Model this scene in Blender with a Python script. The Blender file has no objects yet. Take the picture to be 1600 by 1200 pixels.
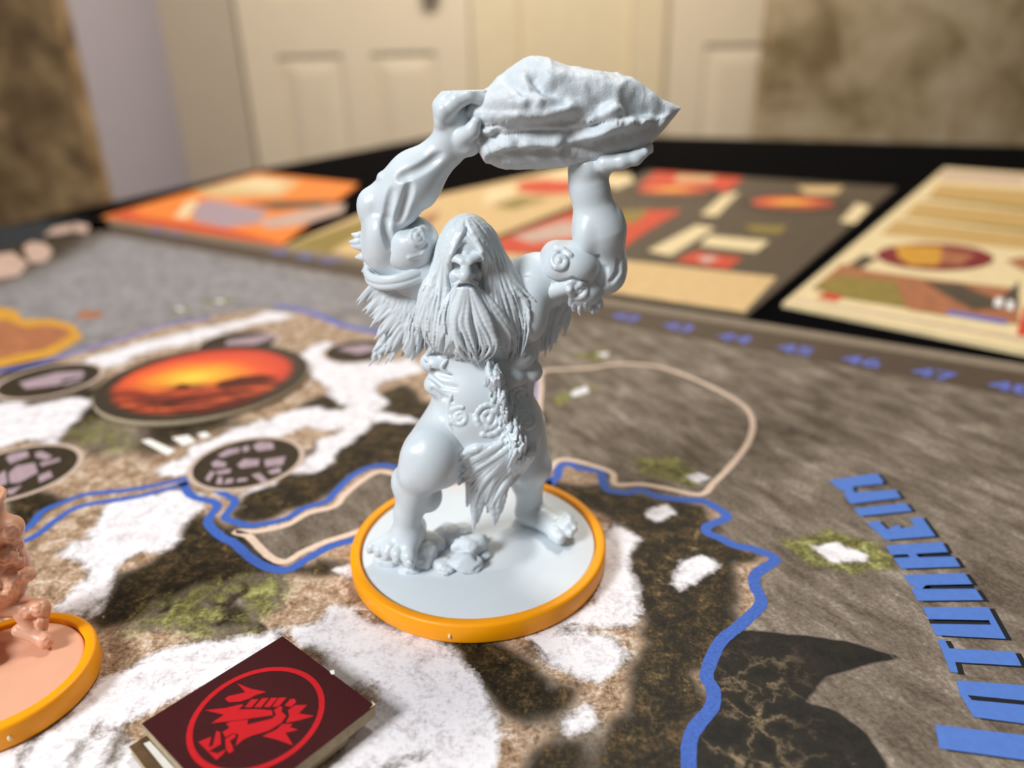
import bpy, bmesh, math, random
import copy
import numpy as np
from mathutils import Vector, Matrix

random.seed(7)
rng = np.random.default_rng(7)
S = bpy.context.scene
COL = S.collection

# ------------------------------------------------------------------ camera, world, light, exposure
# one unit is one decimetre; the board surface is z = 0, the giant stands at the origin
FPX = 1130.0
CAM = np.array([0.08029545, -1.30169183, 0.950615])
CX = np.array([0.99966635, -0.01003836, -0.02379952])
CU = np.array([0.02582995, 0.38850302, 0.92108535])
CF = np.array([0.0, 0.92139277, -0.38863269])
cd = bpy.data.cameras.new('camera')
cam = bpy.data.objects.new('camera', cd)
COL.objects.link(cam)
cam.matrix_world = Matrix(((CX[0], CU[0], -CF[0], CAM[0]), (CX[1], CU[1], -CF[1], CAM[1]),
                           (CX[2], CU[2], -CF[2], CAM[2]), (0, 0, 0, 1)))
cd.sensor_fit = 'HORIZONTAL'
cd.sensor_width = 36.0
cd.lens = FPX / 1600 * 36
cd.clip_start = 0.02
cd.clip_end = 200
cd.dof.use_dof = True
cd.dof.focus_distance = 1.27
cd.dof.aperture_fstop = 0.92
S.camera = cam

w = bpy.data.worlds.new('world')
S.world = w
w.use_nodes = True
w.node_tree.nodes['Background'].inputs[0].default_value = (1.0, 0.96, 0.90, 1)
w.node_tree.nodes['Background'].inputs[1].default_value = 0.13


def area(name, loc, target, size, power, col):
    l = bpy.data.lights.new(name, 'AREA')
    l.shape = 'RECTANGLE'
    l.size, l.size_y = size
    l.energy = power
    l.color = col
    o = bpy.data.objects.new(name, l)
    COL.objects.link(o)
    o.location = loc
    o.rotation_euler = (Vector(target) - Vector(loc)).to_track_quat('-Z', 'Y').to_euler()
    return o


area('ceiling_light', (3.0, 5.0, 13.0), (0, 0, 0), (1.8, 1.8), 830, (1.0, 0.95, 0.88))
area('front_left_fill', (-7.0, -5.5, 7.5), (0, 0, 0.4), (3.0, 3.0), 1440, (0.95, 0.98, 1.0))  # added soft fill lamp, out of view, brightens the giant's front and left
area('ceiling_light', (1.0, 11.5, 14.0), (0, 23, 2), (6.0, 3.0), 3300, (1.0, 0.92, 0.80))
vs = S.view_settings
S.display_settings.display_device = 'sRGB'
vs.view_transform = 'Standard'
vs.look = 'None'
vs.exposure = 0.0
vs.gamma = 1.0
vs.use_curve_mapping = False

# ------------------------------------------------------------------ helpers: picture geometry of this camera


def ray(px, py):
    return (px - 800) * CX + (600 - py) * CU + FPX * CF


def G(px, py, z=0.0):
    """point of the horizontal plane at height z"""
    d = ray(px, py)
    return CAM + d * ((z - CAM[2]) / d[2])


def W(px, py, y):
    """point of the vertical plane at depth y"""
    d = ray(px, py)
    return CAM + d * ((y - CAM[1]) / d[1])


def G2(pts, z=0.0):
    return [tuple(G(a, b, z)[:2]) for a, b in pts]


# ------------------------------------------------------------------ helpers: objects
def tag(o, label=None, cat=None, group=None, kind=None):
    if label: o['label'] = label
    if cat: o['category'] = cat
    if group: o['group'] = group
    if kind: o['kind'] = kind
    return o


def empty(name, loc, label, cat, group=None):
    o = bpy.data.objects.new(name, None)
    COL.objects.link(o)
    o.location = loc
    o.empty_display_size = 0.05
    return tag(o, label, cat, group)


def link(name, me, mat, parent=None, label=None):
    o = bpy.data.objects.new(name, me)
    COL.objects.link(o)
    if mat is not None and not me.materials:
        me.materials.append(mat)
    if parent is not None:
        o.parent = parent
        o.matrix_parent_inverse = Matrix.Translation(-Vector(parent.location))
    if label: o['label'] = label
    return o


def np_mesh(name, v, f, smooth=True):
    """fast mesh from arrays; f is (n,4) or (n,3)"""
    me = bpy.data.meshes.new(name)
    k = f.shape[1]
    me.vertices.add(len(v))
    me.vertices.foreach_set('co', np.ascontiguousarray(v, np.float32).ravel())
    me.loops.add(f.size)
    me.loops.foreach_set('vertex_index', np.ascontiguousarray(f, np.int32).ravel())
    me.polygons.add(len(f))
    me.polygons.foreach_set('loop_start', np.arange(0, f.size, k, dtype=np.int32))
    me.polygons.foreach_set('loop_total', np.full(len(f), k, np.int32))
    me.polygons.foreach_set('use_smooth', np.full(len(f), smooth, bool))
    me.update(calc_edges=True)
    me.validate()
    return me


def bm_obj(name, bm, mat, parent=None, smooth=False, label=None):
    me = bpy.data.meshes.new(name)
    bmesh.ops.recalc_face_normals(bm, faces=bm.faces)
    bm.to_mesh(me)
    bm.free()
    for p in me.polygons: p.use_smooth = smooth
    return link(name, me, mat, parent, label)


def film(name, pts, z, mat, parent, up=True):
    """a flat printed shape: polygon in the plane z"""
    bm = bmesh.new()
    for poly in (pts if isinstance(pts, list) and len(np.shape(pts[0])) == 2 else [pts]):
        bm.faces.new([bm.verts.new((p[0], p[1], z)) for p in poly])
    bmesh.ops.triangulate(bm, faces=bm.faces)
    me = bpy.data.meshes.new(name)
    for fc in bm.faces:
        fc.normal_update()
        if fc.normal.z < 0: fc.normal_flip()
    bm.to_mesh(me)
    bm.free()
    return link(name, me, mat, parent)


def slab(name, pts, z0, z1, mat, parent=None, bevel=0.0):
    bm = bmesh.new()
    a = [bm.verts.new((p[0], p[1], z0)) for p in pts]
    b = [bm.verts.new((p[0], p[1], z1)) for p in pts]
    bm.faces.new(a)
    bm.faces.new(b)
    n = len(pts)
    for i in range(n):
        bm.faces.new((a[i], a[(i + 1) % n], b[(i + 1) % n], b[i]))
    bmesh.ops.recalc_face_normals(bm, faces=bm.faces)
    if bevel:
        bmesh.ops.bevel(bm, geom=[e for e in bm.edges], offset=bevel, segments=2, affect='EDGES', profile=0.5)
    return bm_obj(name, bm, mat, parent)


def box(bm, lo, hi):
    v = [bm.verts.new((x, y, z)) for x in (lo[0], hi[0]) for y in (lo[1], hi[1]) for z in (lo[2], hi[2])]
    for q in ((0, 1, 3, 2), (4, 6, 7, 5), (0, 4, 5, 1), (2, 3, 7, 6), (0, 2, 6, 4), (1, 5, 7, 3)):
        bm.faces.new([v[i] for i in q])


def lathe(name, prof, mat, parent, centre, n=160, smooth=True):
    """closed profile [(r,z)] turned about the vertical axis"""
    a = np.linspace(0, 2 * np.pi, n, endpoint=False)
    m = len(prof)
    v = np.array([[centre[0] + r * math.cos(t), centre[1] + r * math.sin(t), z] for t in a for r, z in prof])
    f = []
    for i in range(n):
        j = (i + 1) % n
        for k in range(m):
            l = (k + 1) % m
            f.append((i * m + k, j * m + k, j * m + l, i * m + l))
    me = np_mesh(name, v, np.array(f), smooth)
    return link(name, me, mat, parent)


def catmull(p, n):
    p = np.asarray(p, float)
    q = np.vstack([2 * p[0] - p[1], p, 2 * p[-1] - p[-2]])
    m = len(p) - 1
    t = np.linspace(0, m, n)
    i = np.minimum(t.astype(int), m - 1)
    u = (t - i)[:, None]
    a, b, c, d = q[i], q[i + 1], q[i + 2], q[i + 3]
    return 0.5 * (2 * b + (c - a) * u + (2 * a - 5 * b + 4 * c - d) * u * u + (3 * b - a - 3 * c + d) * u ** 3)


def ribbon(name, pts, width, z, mat, parent, smooth_n=0, closed=False, wob=0.0):
    """a printed line of constant width along world points"""
    p = np.asarray(pts, float)
    if smooth_n: p = catmull(p, smooth_n)
    n = len(p)
    t = np.gradient(p, axis=0)
    t /= np.linalg.norm(t, axis=1)[:, None] + 1e-9
    nn = np.c_[-t[:, 1], t[:, 0]]
    wv = width / 2 * (1 + wob * np.sin(np.arange(n) * 1.7) * np.sin(np.arange(n) * 0.61))
    a = p + nn * wv[:, None]
    b = p - nn * wv[:, None]
    v = np.vstack([np.c_[a, np.full(n, z)], np.c_[b, np.full(n, z)]])
    i = np.arange(n - 1)
    f = np.c_[i, i + n, i + n + 1, i + 1]
    return link(name, np_mesh(name, v, f, False), mat, parent)


def circle_pts(c, r, n=48):
    return [(c[0] + r * math.cos(t), c[1] + r * math.sin(t)) for t in np.linspace(0, 2 * math.pi, n, endpoint=False)]


def ring_film(name, c, r0, r1, z, mat, parent, n=72):
    t = np.linspace(0, 2 * np.pi, n, endpoint=False)
    v = np.vstack([np.c_[c[0] + r * np.cos(t), c[1] + r * np.sin(t), np.full(n, z)] for r in (r0, r1)])
    i = np.arange(n)
    j = (i + 1) % n
    return link(name, np_mesh(name, v, np.c_[i, i + n, j + n, j], False), mat, parent)


# ------------------------------------------------------------------ helpers: materials
def lin(r, g, b):
    return tuple(((c / 255) / 12.92 if c / 255 <= 0.04045 else ((c / 255 + 0.055) / 1.055) ** 2.4) for c in (r, g, b))


def new_mat(name):
    m = bpy.data.materials.new(name)
    m.use_nodes = True
    nt = m.node_tree
    return m, nt, nt.nodes['Principled BSDF']


def N(nt, t, **kw):
    n = nt.nodes.new(t)
    for k, v in kw.items():
        if k.startswith('i_'):
            n.inputs[k[2:].replace('_', ' ')].default_value = v
        else:
            setattr(n, k, v)
    return n


def noise(nt, scale, detail=4, rough=0.55, coord=None, dist=0.0):
    n = N(nt, 'ShaderNodeTexNoise', i_Scale=scale, i_Detail=detail, i_Roughness=rough, i_Distortion=dist)
    if coord is not None: nt.links.new(coord, n.inputs['Vector'])
    return n.outputs['Fac']


def ramp(nt, fac, stops):
    r = N(nt, 'ShaderNodeValToRGB')
    e = r.color_ramp.elements
    while len(e) < len(stops): e.new(0.5)
    for k, (p, c) in enumerate(stops):
        e[k].position = p
        e[k].color = (*c, 1)
    nt.links.new(fac, r.inputs[0])
    return r.outputs[0]


def mix(nt, fac, a, b):
    m = N(nt, 'ShaderNodeMix', data_type='RGBA')
    for s, x in ((0, fac), (6, a), (7, b)):
        if isinstance(x, (int, float)): m.inputs[s].default_value = x
        elif isinstance(x, tuple): m.inputs[s].default_value = (*x[:3], 1)
        else: nt.links.new(x, m.inputs[s])
    return m.outputs[2]


def math_(nt, op, a, b=0.0, clamp=False):
    m = N(nt, 'ShaderNodeMath', operation=op, use_clamp=clamp)
    for s, x in ((0, a), (1, b)):
        if isinstance(x, (int, float)): m.inputs[s].default_value = x
        else: nt.links.new(x, m.inputs[s])
    return m.outputs[0]


def obj_coord(nt):
    return N(nt, 'ShaderNodeTexCoord').outputs['Object']


def plain(name, rgb, rough=0.6, var=0.12, scale=20, bump=0.0, bscale=200, sss=0.0, spec=0.2, coat=0.0):
    """a material of one colour with noise variation and fine relief"""
    m, nt, b = new_mat(name)
    c = lin(*rgb)
    co = obj_coord(nt)
    dark = tuple(x * (1 - var) for x in c)
    lite = tuple(min(1, x * (1 + var)) for x in c)
    nt.links.new(ramp(nt, noise(nt, scale, 4, 0.6, co), [(0.3, dark), (0.7, lite)]), b.inputs['Base Color'])
    b.inputs['Roughness'].default_value = rough
    b.inputs['Specular IOR Level'].default_value = spec
    if sss:
        b.inputs['Subsurface Weight'].default_value = sss
        b.inputs['Subsurface Radius'].default_value = (1, 0.9, 0.85)
        b.inputs['Subsurface Scale'].default_value = 0.012
    if coat:
        b.inputs['Coat Weight'].default_value = coat
        b.inputs['Coat Roughness'].default_value = 0.25
    if bump:
        bp = N(nt, 'ShaderNodeBump', i_Strength=bump, i_Distance=0.002)
        nt.links.new(noise(nt, bscale, 3, 0.6, co), bp.inputs['Height'])
        nt.links.new(bp.outputs[0], b.inputs['Normal'])
    return m


M = {}
M['grey'] = plain('grey_blue_plastic', (211, 220, 226), 0.34, 0.02, 6, 0.12, 160, sss=0.06, spec=0.5)
M['boulder'] = plain('grainy_grey_plastic', (212, 220, 226), 0.42, 0.05, 30, 0.6, 330, sss=0.03, spec=0.5)
M['disc'] = plain('matt_grey_plastic', (212, 220, 226), 0.45, 0.015, 8, 0.04, 400, sss=0.06, spec=0.5)
M['orange'] = plain('orange_plastic', (250, 160, 0), 0.42, 0.04, 12, 0.05, 300, sss=0.05, spec=0.35)
M['tan'] = plain('pale_tan_plastic', (224, 168, 138), 0.4, 0.03, 10, 0.08, 200, sss=0.08, spec=0.5)
M['black'] = plain('black_neoprene', (5, 5, 7), 0.95, 0.2, 60, 0.3, 900, spec=0.02)
M['wood'] = plain('dark_wood', (60, 40, 28), 0.5, 0.25, 6)
M['core'] = plain('grey_cardboard_core', (176, 160, 132), 0.9, 0.15, 90, 0.3, 500)
M['maroon'] = plain('maroon_card_face', (60, 13, 17), 0.7, 0.12, 160, 0.15, 500, spec=0.2)
M['red'] = plain('red_print', (188, 22, 32), 0.65, 0.06, 120, 0.1, 500, spec=0.2)
M['white_print'] = plain('white_print', (240, 236, 230), 0.6, 0.03, 60)
M['brown_face'] = plain('brown_card_face', (92, 70, 48), 0.6, 0.2, 60)
M['blue'] = plain('blue_print', (62, 98, 180), 0.5, 0.22, 150, 0.08, 700)
M['blue_pale'] = plain('pale_blue_print', (100, 112, 190), 0.5, 0.12, 60)
M['letter_blue'] = plain('letter_blue_print', (82, 120, 196), 0.5, 0.07, 60, 0.08, 700)
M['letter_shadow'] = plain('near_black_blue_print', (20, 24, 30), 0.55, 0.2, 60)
M['cream_line'] = plain('cream_print', (226, 200, 180), 0.55, 0.1, 90)
M['cream_far'] = plain('faded_cream_print', (196, 174, 158), 0.55, 0.1, 60)
M['beige'] = plain('beige_print', (214, 180, 128), 0.5, 0.10, 14)
M['cream'] = plain('light_cream_print', (228, 206, 160), 0.5, 0.08, 14)
M['olive'] = plain('olive_print', (142, 122, 60), 0.5, 0.25, 16)
M['tan_print'] = plain('tan_print', (196, 160, 100), 0.5, 0.12, 14)
M['umber'] = plain('umber_print', (84, 72, 58), 0.5, 0.18, 14)
M['track'] = plain('dark_brown_track_print', (84, 70, 57), 0.5, 0.10, 20)
M['rim'] = plain('pale_rim_print', (132, 118, 100), 0.55, 0.14, 26)
M['scarlet'] = plain('scarlet_print', (205, 72, 48), 0.5, 0.15, 14)
M['orange_print'] = plain('orange_print', (238, 132, 52), 0.5, 0.15, 12)
M['gold'] = plain('gold_print', (206, 150, 56), 0.5, 0.15, 20)
M['rust'] = plain('rust_brown_print', (168, 108, 74), 0.5, 0.25, 16)
M['crimson'] = plain('crimson_print', (128, 40, 44), 0.5, 0.1, 12)
M['mauve'] = plain('mauve_grey_print', (168, 146, 154), 0.55, 0.15, 40)
M['disc_dark'] = plain('dark_olive_print', (56, 47, 34), 0.55, 0.25, 30)
M['teal_dark'] = plain('dark_teal_print', (42, 48, 52), 0.55, 0.2, 12)
M['rose_grey'] = plain('rose_grey_print', (196, 166, 150), 0.5, 0.12, 10)
M['leaf'] = plain('leaf_green_print', (112, 128, 60), 0.55, 0.5, 130)
M['door'] = plain('cream_door_paint', (214, 199, 176), 0.5, 0.02, 2)
M['casing'] = plain('white_gloss_casing', (206, 203, 204), 0.45, 0.02, 2)
M['lilac'] = plain('lilac_white_paint', (178, 172, 184), 0.5, 0.02, 2)
M['greige'] = plain('grey_beige_paint', (184, 170, 152), 0.5, 0.02, 2)
M['plaster'] = plain('beige_wall_paint', (212, 196, 166), 0.7, 0.03, 2)
M['brass'] = plain('dull_brass', (150, 140, 104), 0.35, 0.1, 10)
M['floor'] = plain('brown_carpet', (110, 92, 74), 0.95, 0.2, 14)


def sunset_mat(name, glow, scale=1.0):
    """orange sunset print: object x is along the horizon, y up the picture, unit radius = scale"""
    m, nt, b = new_mat(name)
    co = obj_coord(nt)
    sp = N(nt, 'ShaderNodeSeparateXYZ')
    nt.links.new(co, sp.inputs[0])
    X = math_(nt, 'DIVIDE', sp.outputs[0], scale)
    Y = math_(nt, 'DIVIDE', sp.outputs[1], scale)
    mp = N(nt, 'ShaderNodeMapping')
    mp.inputs['Scale'].default_value = (1.6 / scale, 9 / scale, 1)
    mp.inputs['Rotation'].default_value = (0, 0, -0.12)
    nt.links.new(co, mp.inputs['Vector'])
    streak = noise(nt, 1.3, 5, 0.6, mp.outputs[0], 0.6)
    dx = math_(nt, 'SUBTRACT', X, glow[0])
    dy = math_(nt, 'SUBTRACT', Y, glow[1])
    d2 = math_(nt, 'ADD', math_(nt, 'MULTIPLY', math_(nt, 'MULTIPLY', dx, dx), 0.7), math_(nt, 'MULTIPLY', math_(nt, 'MULTIPLY', dy, dy), 1.2))
    d = math_(nt, 'SQRT', d2)
    sky = ramp(nt, math_(nt, 'ADD', d, math_(nt, 'MULTIPLY', math_(nt, 'SUBTRACT', streak, 0.5), 0.3)),
               [(0.04, lin(255, 204, 66)), (0.26, lin(248, 158, 46)), (0.5, lin(230, 92, 46)), (0.85, lin(200, 56, 44))])
    sea = ramp(nt, streak, [(0.42, lin(52, 30, 24)), (0.52, lin(170, 56, 34)), (0.66, lin(236, 112, 50))])
    low = math_(nt, 'MULTIPLY_ADD', Y, -6.0, True)
    low = N(nt, 'ShaderNodeMapRange', interpolation_type='SMOOTHSTEP')
    low.inputs['From Min'].default_value = -0.02
    low.inputs['From Max'].default_value = -0.34
    nt.links.new(math_(nt, 'ADD', Y, math_(nt, 'MULTIPLY', math_(nt, 'SUBTRACT', streak, 0.5), 0.35)), low.inputs[0])
    c = mix(nt, low.outputs[0], sky, sea)
    r = math_(nt, 'SQRT', math_(nt, 'ADD', math_(nt, 'MULTIPLY', X, X), math_(nt, 'MULTIPLY', Y, Y)))
    ed = N(nt, 'ShaderNodeMapRange', interpolation_type='SMOOTHSTEP')
    ed.inputs['From Min'].default_value = 0.78
    ed.inputs['From Max'].default_value = 0.90
    nt.links.new(math_(nt, 'ADD', r, math_(nt, 'MULTIPLY', math_(nt, 'SUBTRACT', streak, 0.5), 0.12)), ed.inputs[0])
    c = mix(nt, ed.outputs[0], c, lin(54, 44, 32))
    nt.links.new(c, b.inputs['Base Color'])
    b.inputs['Roughness'].default_value = 0.5
    return m


def board_mat():
    """printed map: land, snow and sea areas come from mesh attributes, their grain from noise"""
    m, nt, b = new_mat('printed_map')
    co = obj_coord(nt)

    def att(n):
        return N(nt, 'ShaderNodeAttribute', attribute_name=n).outputs['Fac']
    big = noise(nt, 7, 7, 0.62, co, 0.5)
    med = noise(nt, 26, 7, 0.65, co, 0.8)
    fine = noise(nt, 120, 5, 0.7, co)
    warp = N(nt, 'ShaderNodeTexNoise', i_Scale=16.0, i_Detail=5.0, i_Roughness=0.6)
    nt.links.new(co, warp.inputs['Vector'])
    wadd = N(nt, 'ShaderNodeMixRGB', blend_type='LINEAR_LIGHT')
    wadd.inputs[0].default_value = 0.07
    nt.links.new(co, wadd.inputs[1])
    nt.links.new(warp.outputs['Color'], wadd.inputs[2])
    vor = N(nt, 'ShaderNodeTexVoronoi', feature='DISTANCE_TO_EDGE', i_Scale=13.0)
    nt.links.new(wadd.outputs[0], vor.inputs['Vector'])
    ridg = math_(nt, 'ADD', math_(nt, 'MULTIPLY', vor.outputs['Distance'], 0.6), math_(nt, 'MULTIPLY', math_(nt, 'SUBTRACT', 0.62, med), 0.25))
    mp0 = N(nt, 'ShaderNodeMapping')
    mp0.inputs['Rotation'].default_value = (0, 0, 1.12)
    nt.links.new(co, mp0.inputs['Vector'])
    mp = N(nt, 'ShaderNodeMapping')
    mp.inputs['Scale'].default_value = (6.0, 17.0, 1)
    nt.links.new(mp0.outputs[0], mp.inputs['Vector'])
    streak = noise(nt, 1.0, 8, 0.72, mp.outputs[0], 0.35)
    jag = math_(nt, 'ADD', math_(nt, 'ADD', math_(nt, 'MULTIPLY', math_(nt, 'SUBTRACT', med, 0.5), 1.5),
                                 math_(nt, 'MULTIPLY', math_(nt, 'SUBTRACT', big, 0.5), 0.9)),
                math_(nt, 'MULTIPLY', math_(nt, 'SUBTRACT', fine, 0.5), 0.7))

    def edge(name, jk=1.0, gain=3.0):
        a = math_(nt, 'ADD', math_(nt, 'SUBTRACT', att(name), 0.5), math_(nt, 'MULTIPLY', jag, jk))
        return math_(nt, 'ADD', math_(nt, 'MULTIPLY', a, gain), 0.5, True)
    mixed = math_(nt, 'ADD', math_(nt, 'MULTIPLY', streak, 0.5), math_(nt, 'ADD', math_(nt, 'MULTIPLY', fine, 0.3), math_(nt, 'MULTIPLY', big, 0.2)))
    sea = ramp(nt, mixed, [(0.33, lin(48, 40, 32)), (0.44, lin(92, 80, 68)), (0.53, lin(126, 113, 100)), (0.66, lin(186, 174, 160))])
    seab = ramp(nt, mixed, [(0.30, lin(98, 95, 95)), (0.5, lin(142, 138, 140)), (0.72, lin(182, 177, 180))])
    c = mix(nt, att('blue'), sea, seab)
    fm = math_(nt, 'ADD', math_(nt, 'MULTIPLY', fine, 0.45), math_(nt, 'MULTIPLY', med, 0.55))
    brown = ramp(nt, fm, [(0.36, lin(74, 56, 38)), (0.45, lin(142, 114, 88)), (0.53, lin(184, 156, 130)), (0.63, lin(232, 218, 206))])
    c = mix(nt, edge('brown', 0.5), c, brown)
    dark = ramp(nt, fm, [(0.38, lin(16, 14, 10)), (0.49, lin(42, 35, 22)), (0.57, lin(82, 65, 40)), (0.68, lin(136, 110, 80))])
    c = mix(nt, edge('dark', 0.75), c, dark)
    green = ramp(nt, fm, [(0.38, lin(54, 50, 26)), (0.48, lin(104, 100, 54)), (0.56, lin(146, 144, 84)), (0.66, lin(186, 184, 128))])
    c = mix(nt, edge('green', 0.8, 1.6), c, green)
    blk = ramp(nt, ridg, [(0.0, lin(150, 130, 104)), (0.04, lin(104, 88, 66)), (0.08, lin(40, 35, 26)), (0.2, lin(16, 15, 13))])
    blk2 = ramp(nt, fm, [(0.4, lin(16, 15, 13)), (0.7, lin(44, 38, 30))])
    c = mix(nt, edge('black', 0.25, 5), c, mix(nt, att('crack'), blk2, blk))
    snow = ramp(nt, fm, [(0.30, lin(150, 134, 128)), (0.41, lin(208, 200, 204)), (0.52, lin(238, 234, 238)), (0.8, lin(248, 246, 248))])
    c = mix(nt, edge('snow', 0.70, 2.2), c, snow)
    nt.links.new(c, b.inputs['Base Color'])
    b.inputs['Roughness'].default_value = 0.5
    b.inputs['Specular IOR Level'].default_value = 0.2
    # linen texture of the printed sheet
    wv = N(nt, 'ShaderNodeTexWave', i_Scale=150.0, i_Distortion=0.4)
    nt.links.new(co, wv.inputs['Vector'])
    bp = N(nt, 'ShaderNodeBump', i_Strength=0.12, i_Distance=0.001)
    nt.links.new(wv.outputs['Fac'], bp.inputs['Height'])
    nt.links.new(bp.outputs[0], b.inputs['Normal'])
    return m


def wallpaper_mat(name, a, bcol, ccol, scale):
    m, nt, b = new_mat(name)
    co = obj_coord(nt)
    n1 = noise(nt, scale, 6, 0.6, co, 0.8)
    n2 = noise(nt, scale * 3.1, 4, 0.6, co)
    f = math_(nt, 'ADD', math_(nt, 'MULTIPLY', n1, 0.7), math_(nt, 'MULTIPLY', n2, 0.3))
    nt.links.new(ramp(nt, f, [(0.36, lin(*a)), (0.5, lin(*bcol)), (0.64, lin(*ccol))]), b.inputs['Base Color'])
    b.inputs['Roughness'].default_value = 0.8
    return m


# ------------------------------------------------------------------ the room
M['paper_left'] = wallpaper_mat('mottled_brown_wallpaper', (84, 64, 42), (134, 108, 76), (186, 158, 118), 0.6)
M['paper_right'] = wallpaper_mat('mottled_taupe_wallpaper', (120, 100, 66), (168, 148, 116), (190, 172, 146), 0.5)


def panel_box(name, lo, hi, mat, kind='structure', parent=None):
    bm = bmesh.new()
    box(bm, lo, hi)
    o = bm_obj(name, bm, mat, parent)
    if kind: o['kind'] = kind
    return o


FL = -7.5
TOP = 16.0


def wx(px, y):   # x of a vertical line seen at picture column px near the top of the frame
    return W(px, 120, y)[0]


YB = 24.0
YL = 18.0
YR = 17.5
panel_box('floor', (-40, -14, FL - 0.3), (40, 26, FL), M['floor'])
xl = wx(112, YL)
panel_box('wall_left', (-32, YL, FL), (xl, YL + 0.6, TOP), M['paper_left'])
YJ = 22.6
panel_box('trim_1', (xl - 0.5, YL + 0.6, FL), (xl, YJ, TOP), M['lilac'])
panel_box('wall_back', (xl - 0.5, YB + 0.2, FL), (16, YB + 0.8, TOP), M['plaster'])
x0, x1 = wx(388, YB), wx(737, YB)
panel_box('trim_2', (xl - 0.5, YJ, FL), (wx(243, YJ), YB + 0.2, TOP), M['lilac'])
panel_box('trim_3', (wx(258, YB - .3), YB - 0.35, FL), (x0 - 0.08, YB + 0.2, TOP), M['greige'])


def panel_door(name, xa, xb, y, zt, mat, cols=2):
    """a six panel door: rails and stiles stand proud of sunk panels with raised fields"""
    root = bpy.data.objects.new(name, None)
    COL.objects.link(root)
    root.location = ((xa + xb) / 2, y, FL)
    root['kind'] = 'structure'
    panel_box('door_slab', (xa, y + 0.12, FL), (xb, y + 0.30, zt), mat, None, root)
    wdt = xb - xa
    st = wdt * 0.15
    mid = wdt * 0.13
    pw = (wdt - 2 * st - mid) / 2
    rows = [(FL + 2.3, FL + 9.3), (FL + 10.9, FL + 16.4), (FL + 17.6, FL + 19.4)]
    bm = bmesh.new()
    box(bm, (xa, y, FL), (xa + st, y + 0.12, zt))
    box(bm, (xb - st, y, FL), (xb, y + 0.12, zt))
    box(bm, (xa + st + pw, y, FL), (xb - st - pw, y + 0.12, zt))
    zs = [FL] + [z for r in rows for z in r] + [zt]
    for k in range(0, len(zs), 2):
        for xs in (xa + st, xb - st - pw):
            box(bm, (xs, y, zs[k]), (xs + pw, y + 0.12, zs[k + 1]))
    bm_obj('door_frame', bm, mat, root)
    for za, zb in rows:
        for xs in (xa + st, xb - st - pw):
            bm = bmesh.new()
            a = [bm.verts.new(p) for p in ((xs + .12, y + .12, za + .12), (xs + pw - .12, y + .12, za + .12), (xs + pw - .12, y + .12, zb - .12), (xs + .12, y + .12, zb - .12))]
            i = 0.55
            c = [bm.verts.new(p) for p in ((xs + i, y + .02, za + i), (xs + pw - i, y + .02, za + i), (xs + pw - i, y + .02, zb - i), (xs + i, y + .02, zb - i))]
            bm.faces.new(c)
            for k in range(4): bm.faces.new((a[k], a[(k + 1) % 4], c[(k + 1) % 4], c[k]))
            bm_obj('door_panel', bm, mat, root)
    return root


d1 = panel_door('door_1', x0, x1, YB - 0.25, FL + 20.4, M['door'])
kp = W(676, -26, YB - 0.5)
kn = lathe('door_knob', [(0.0, 0.0), (0.10, 0.0), (0.10, 0.25), (0.26, 0.35), (0.30, 0.5), (0.24, 0.66), (0.0, 0.7)], M['brass'], d1, (0, 0), 24)
kn.data.transform(Matrix.Translation((kp[0], kp[1] + 0.25, kp[2])) @ Matrix.Rotation(math.pi / 2, 4, 'X'))
panel_box('trim_4', (x1 + 0.05, YB - 0.32, FL), (x1 + 1.5, YB + 0.2, TOP), M['plaster'])
xa2 = wx(1040, YB)
panel_box('trim_5', (wx(985, YB), YB - 0.1, FL), (wx(1034, YB), YB + 0.2, TOP), M['plaster'])
panel_door('door_2', xa2, xa2 + 7.6, YB - 0.25, FL + 20.4, M['door'])
xr = wx(1196, YR)
panel_box('wall_right', (xr, YR, FL), (30, YR + 0.6, TOP), M['paper_right'])

# ------------------------------------------------------------------ table with its black playing mat
tz = -0.02
tab = [tuple(G(0, 355, tz)[:2]), tuple(G(400, 266, tz)[:2]), (-1.3, 13.2), (-0.4, 13.9), (0.6, 13.4), tuple(G(1018, 213, tz)[:2]), tuple(G(1600, 228, tz)[:2]), (9.2, 6.2), (6.5, -3.6), (-4.8, -3.6)]
tb = empty('gaming_table', (1.5, 4.0, FL), 'large dark table topped with a smooth black playing mat, under the game board', 'table')
slab('table_top', tab, tz - 0.5, tz - 0.04, M['wood'], tb)
slab('playing_mat', tab, tz - 0.04, tz, M['black'], tb)
for lx, ly in ((-3.4, -2.2), (5.4, -2.2), (5.6, 7.0), (-1.9, 7.0)):
    bm = bmesh.new()
    box(bm, (lx - .3, ly - .3, FL), (lx + .3, ly + .3, tz - 0.5))
    bm_obj('leg', bm, M['wood'], tb)

# ------------------------------------------------------------------ the game board: a mesh that carries the map areas
BA = math.radians(-35.4)
bu = np.array([math.cos(BA), math.sin(BA)])
bv = np.array([math.sin(BA), -math.cos(BA)])
BO = G(158, 341)[:2]
BOARD = empty('game_board', (BO[0], BO[1], tz), 'large printed map board with snowy land, grey sea and blue borders under the figures', 'game board')
us = np.unique(np.r_[np.arange(0, 3.6, .03), np.arange(3.6, 6.6, .0085), np.arange(6.6, 7.6, .03)].round(4))
vs2 = np.unique(np.r_[np.arange(0, 3.2, .0085), np.arange(3.2, 5.6, .03)].round(4))
UU, VV = np.meshgrid(us, vs2, indexing='ij')
XY = BO + UU[..., None] * bu + VV[..., None] * bv
P2 = XY.reshape(-1, 2)
nu, nv = UU.shape


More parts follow.
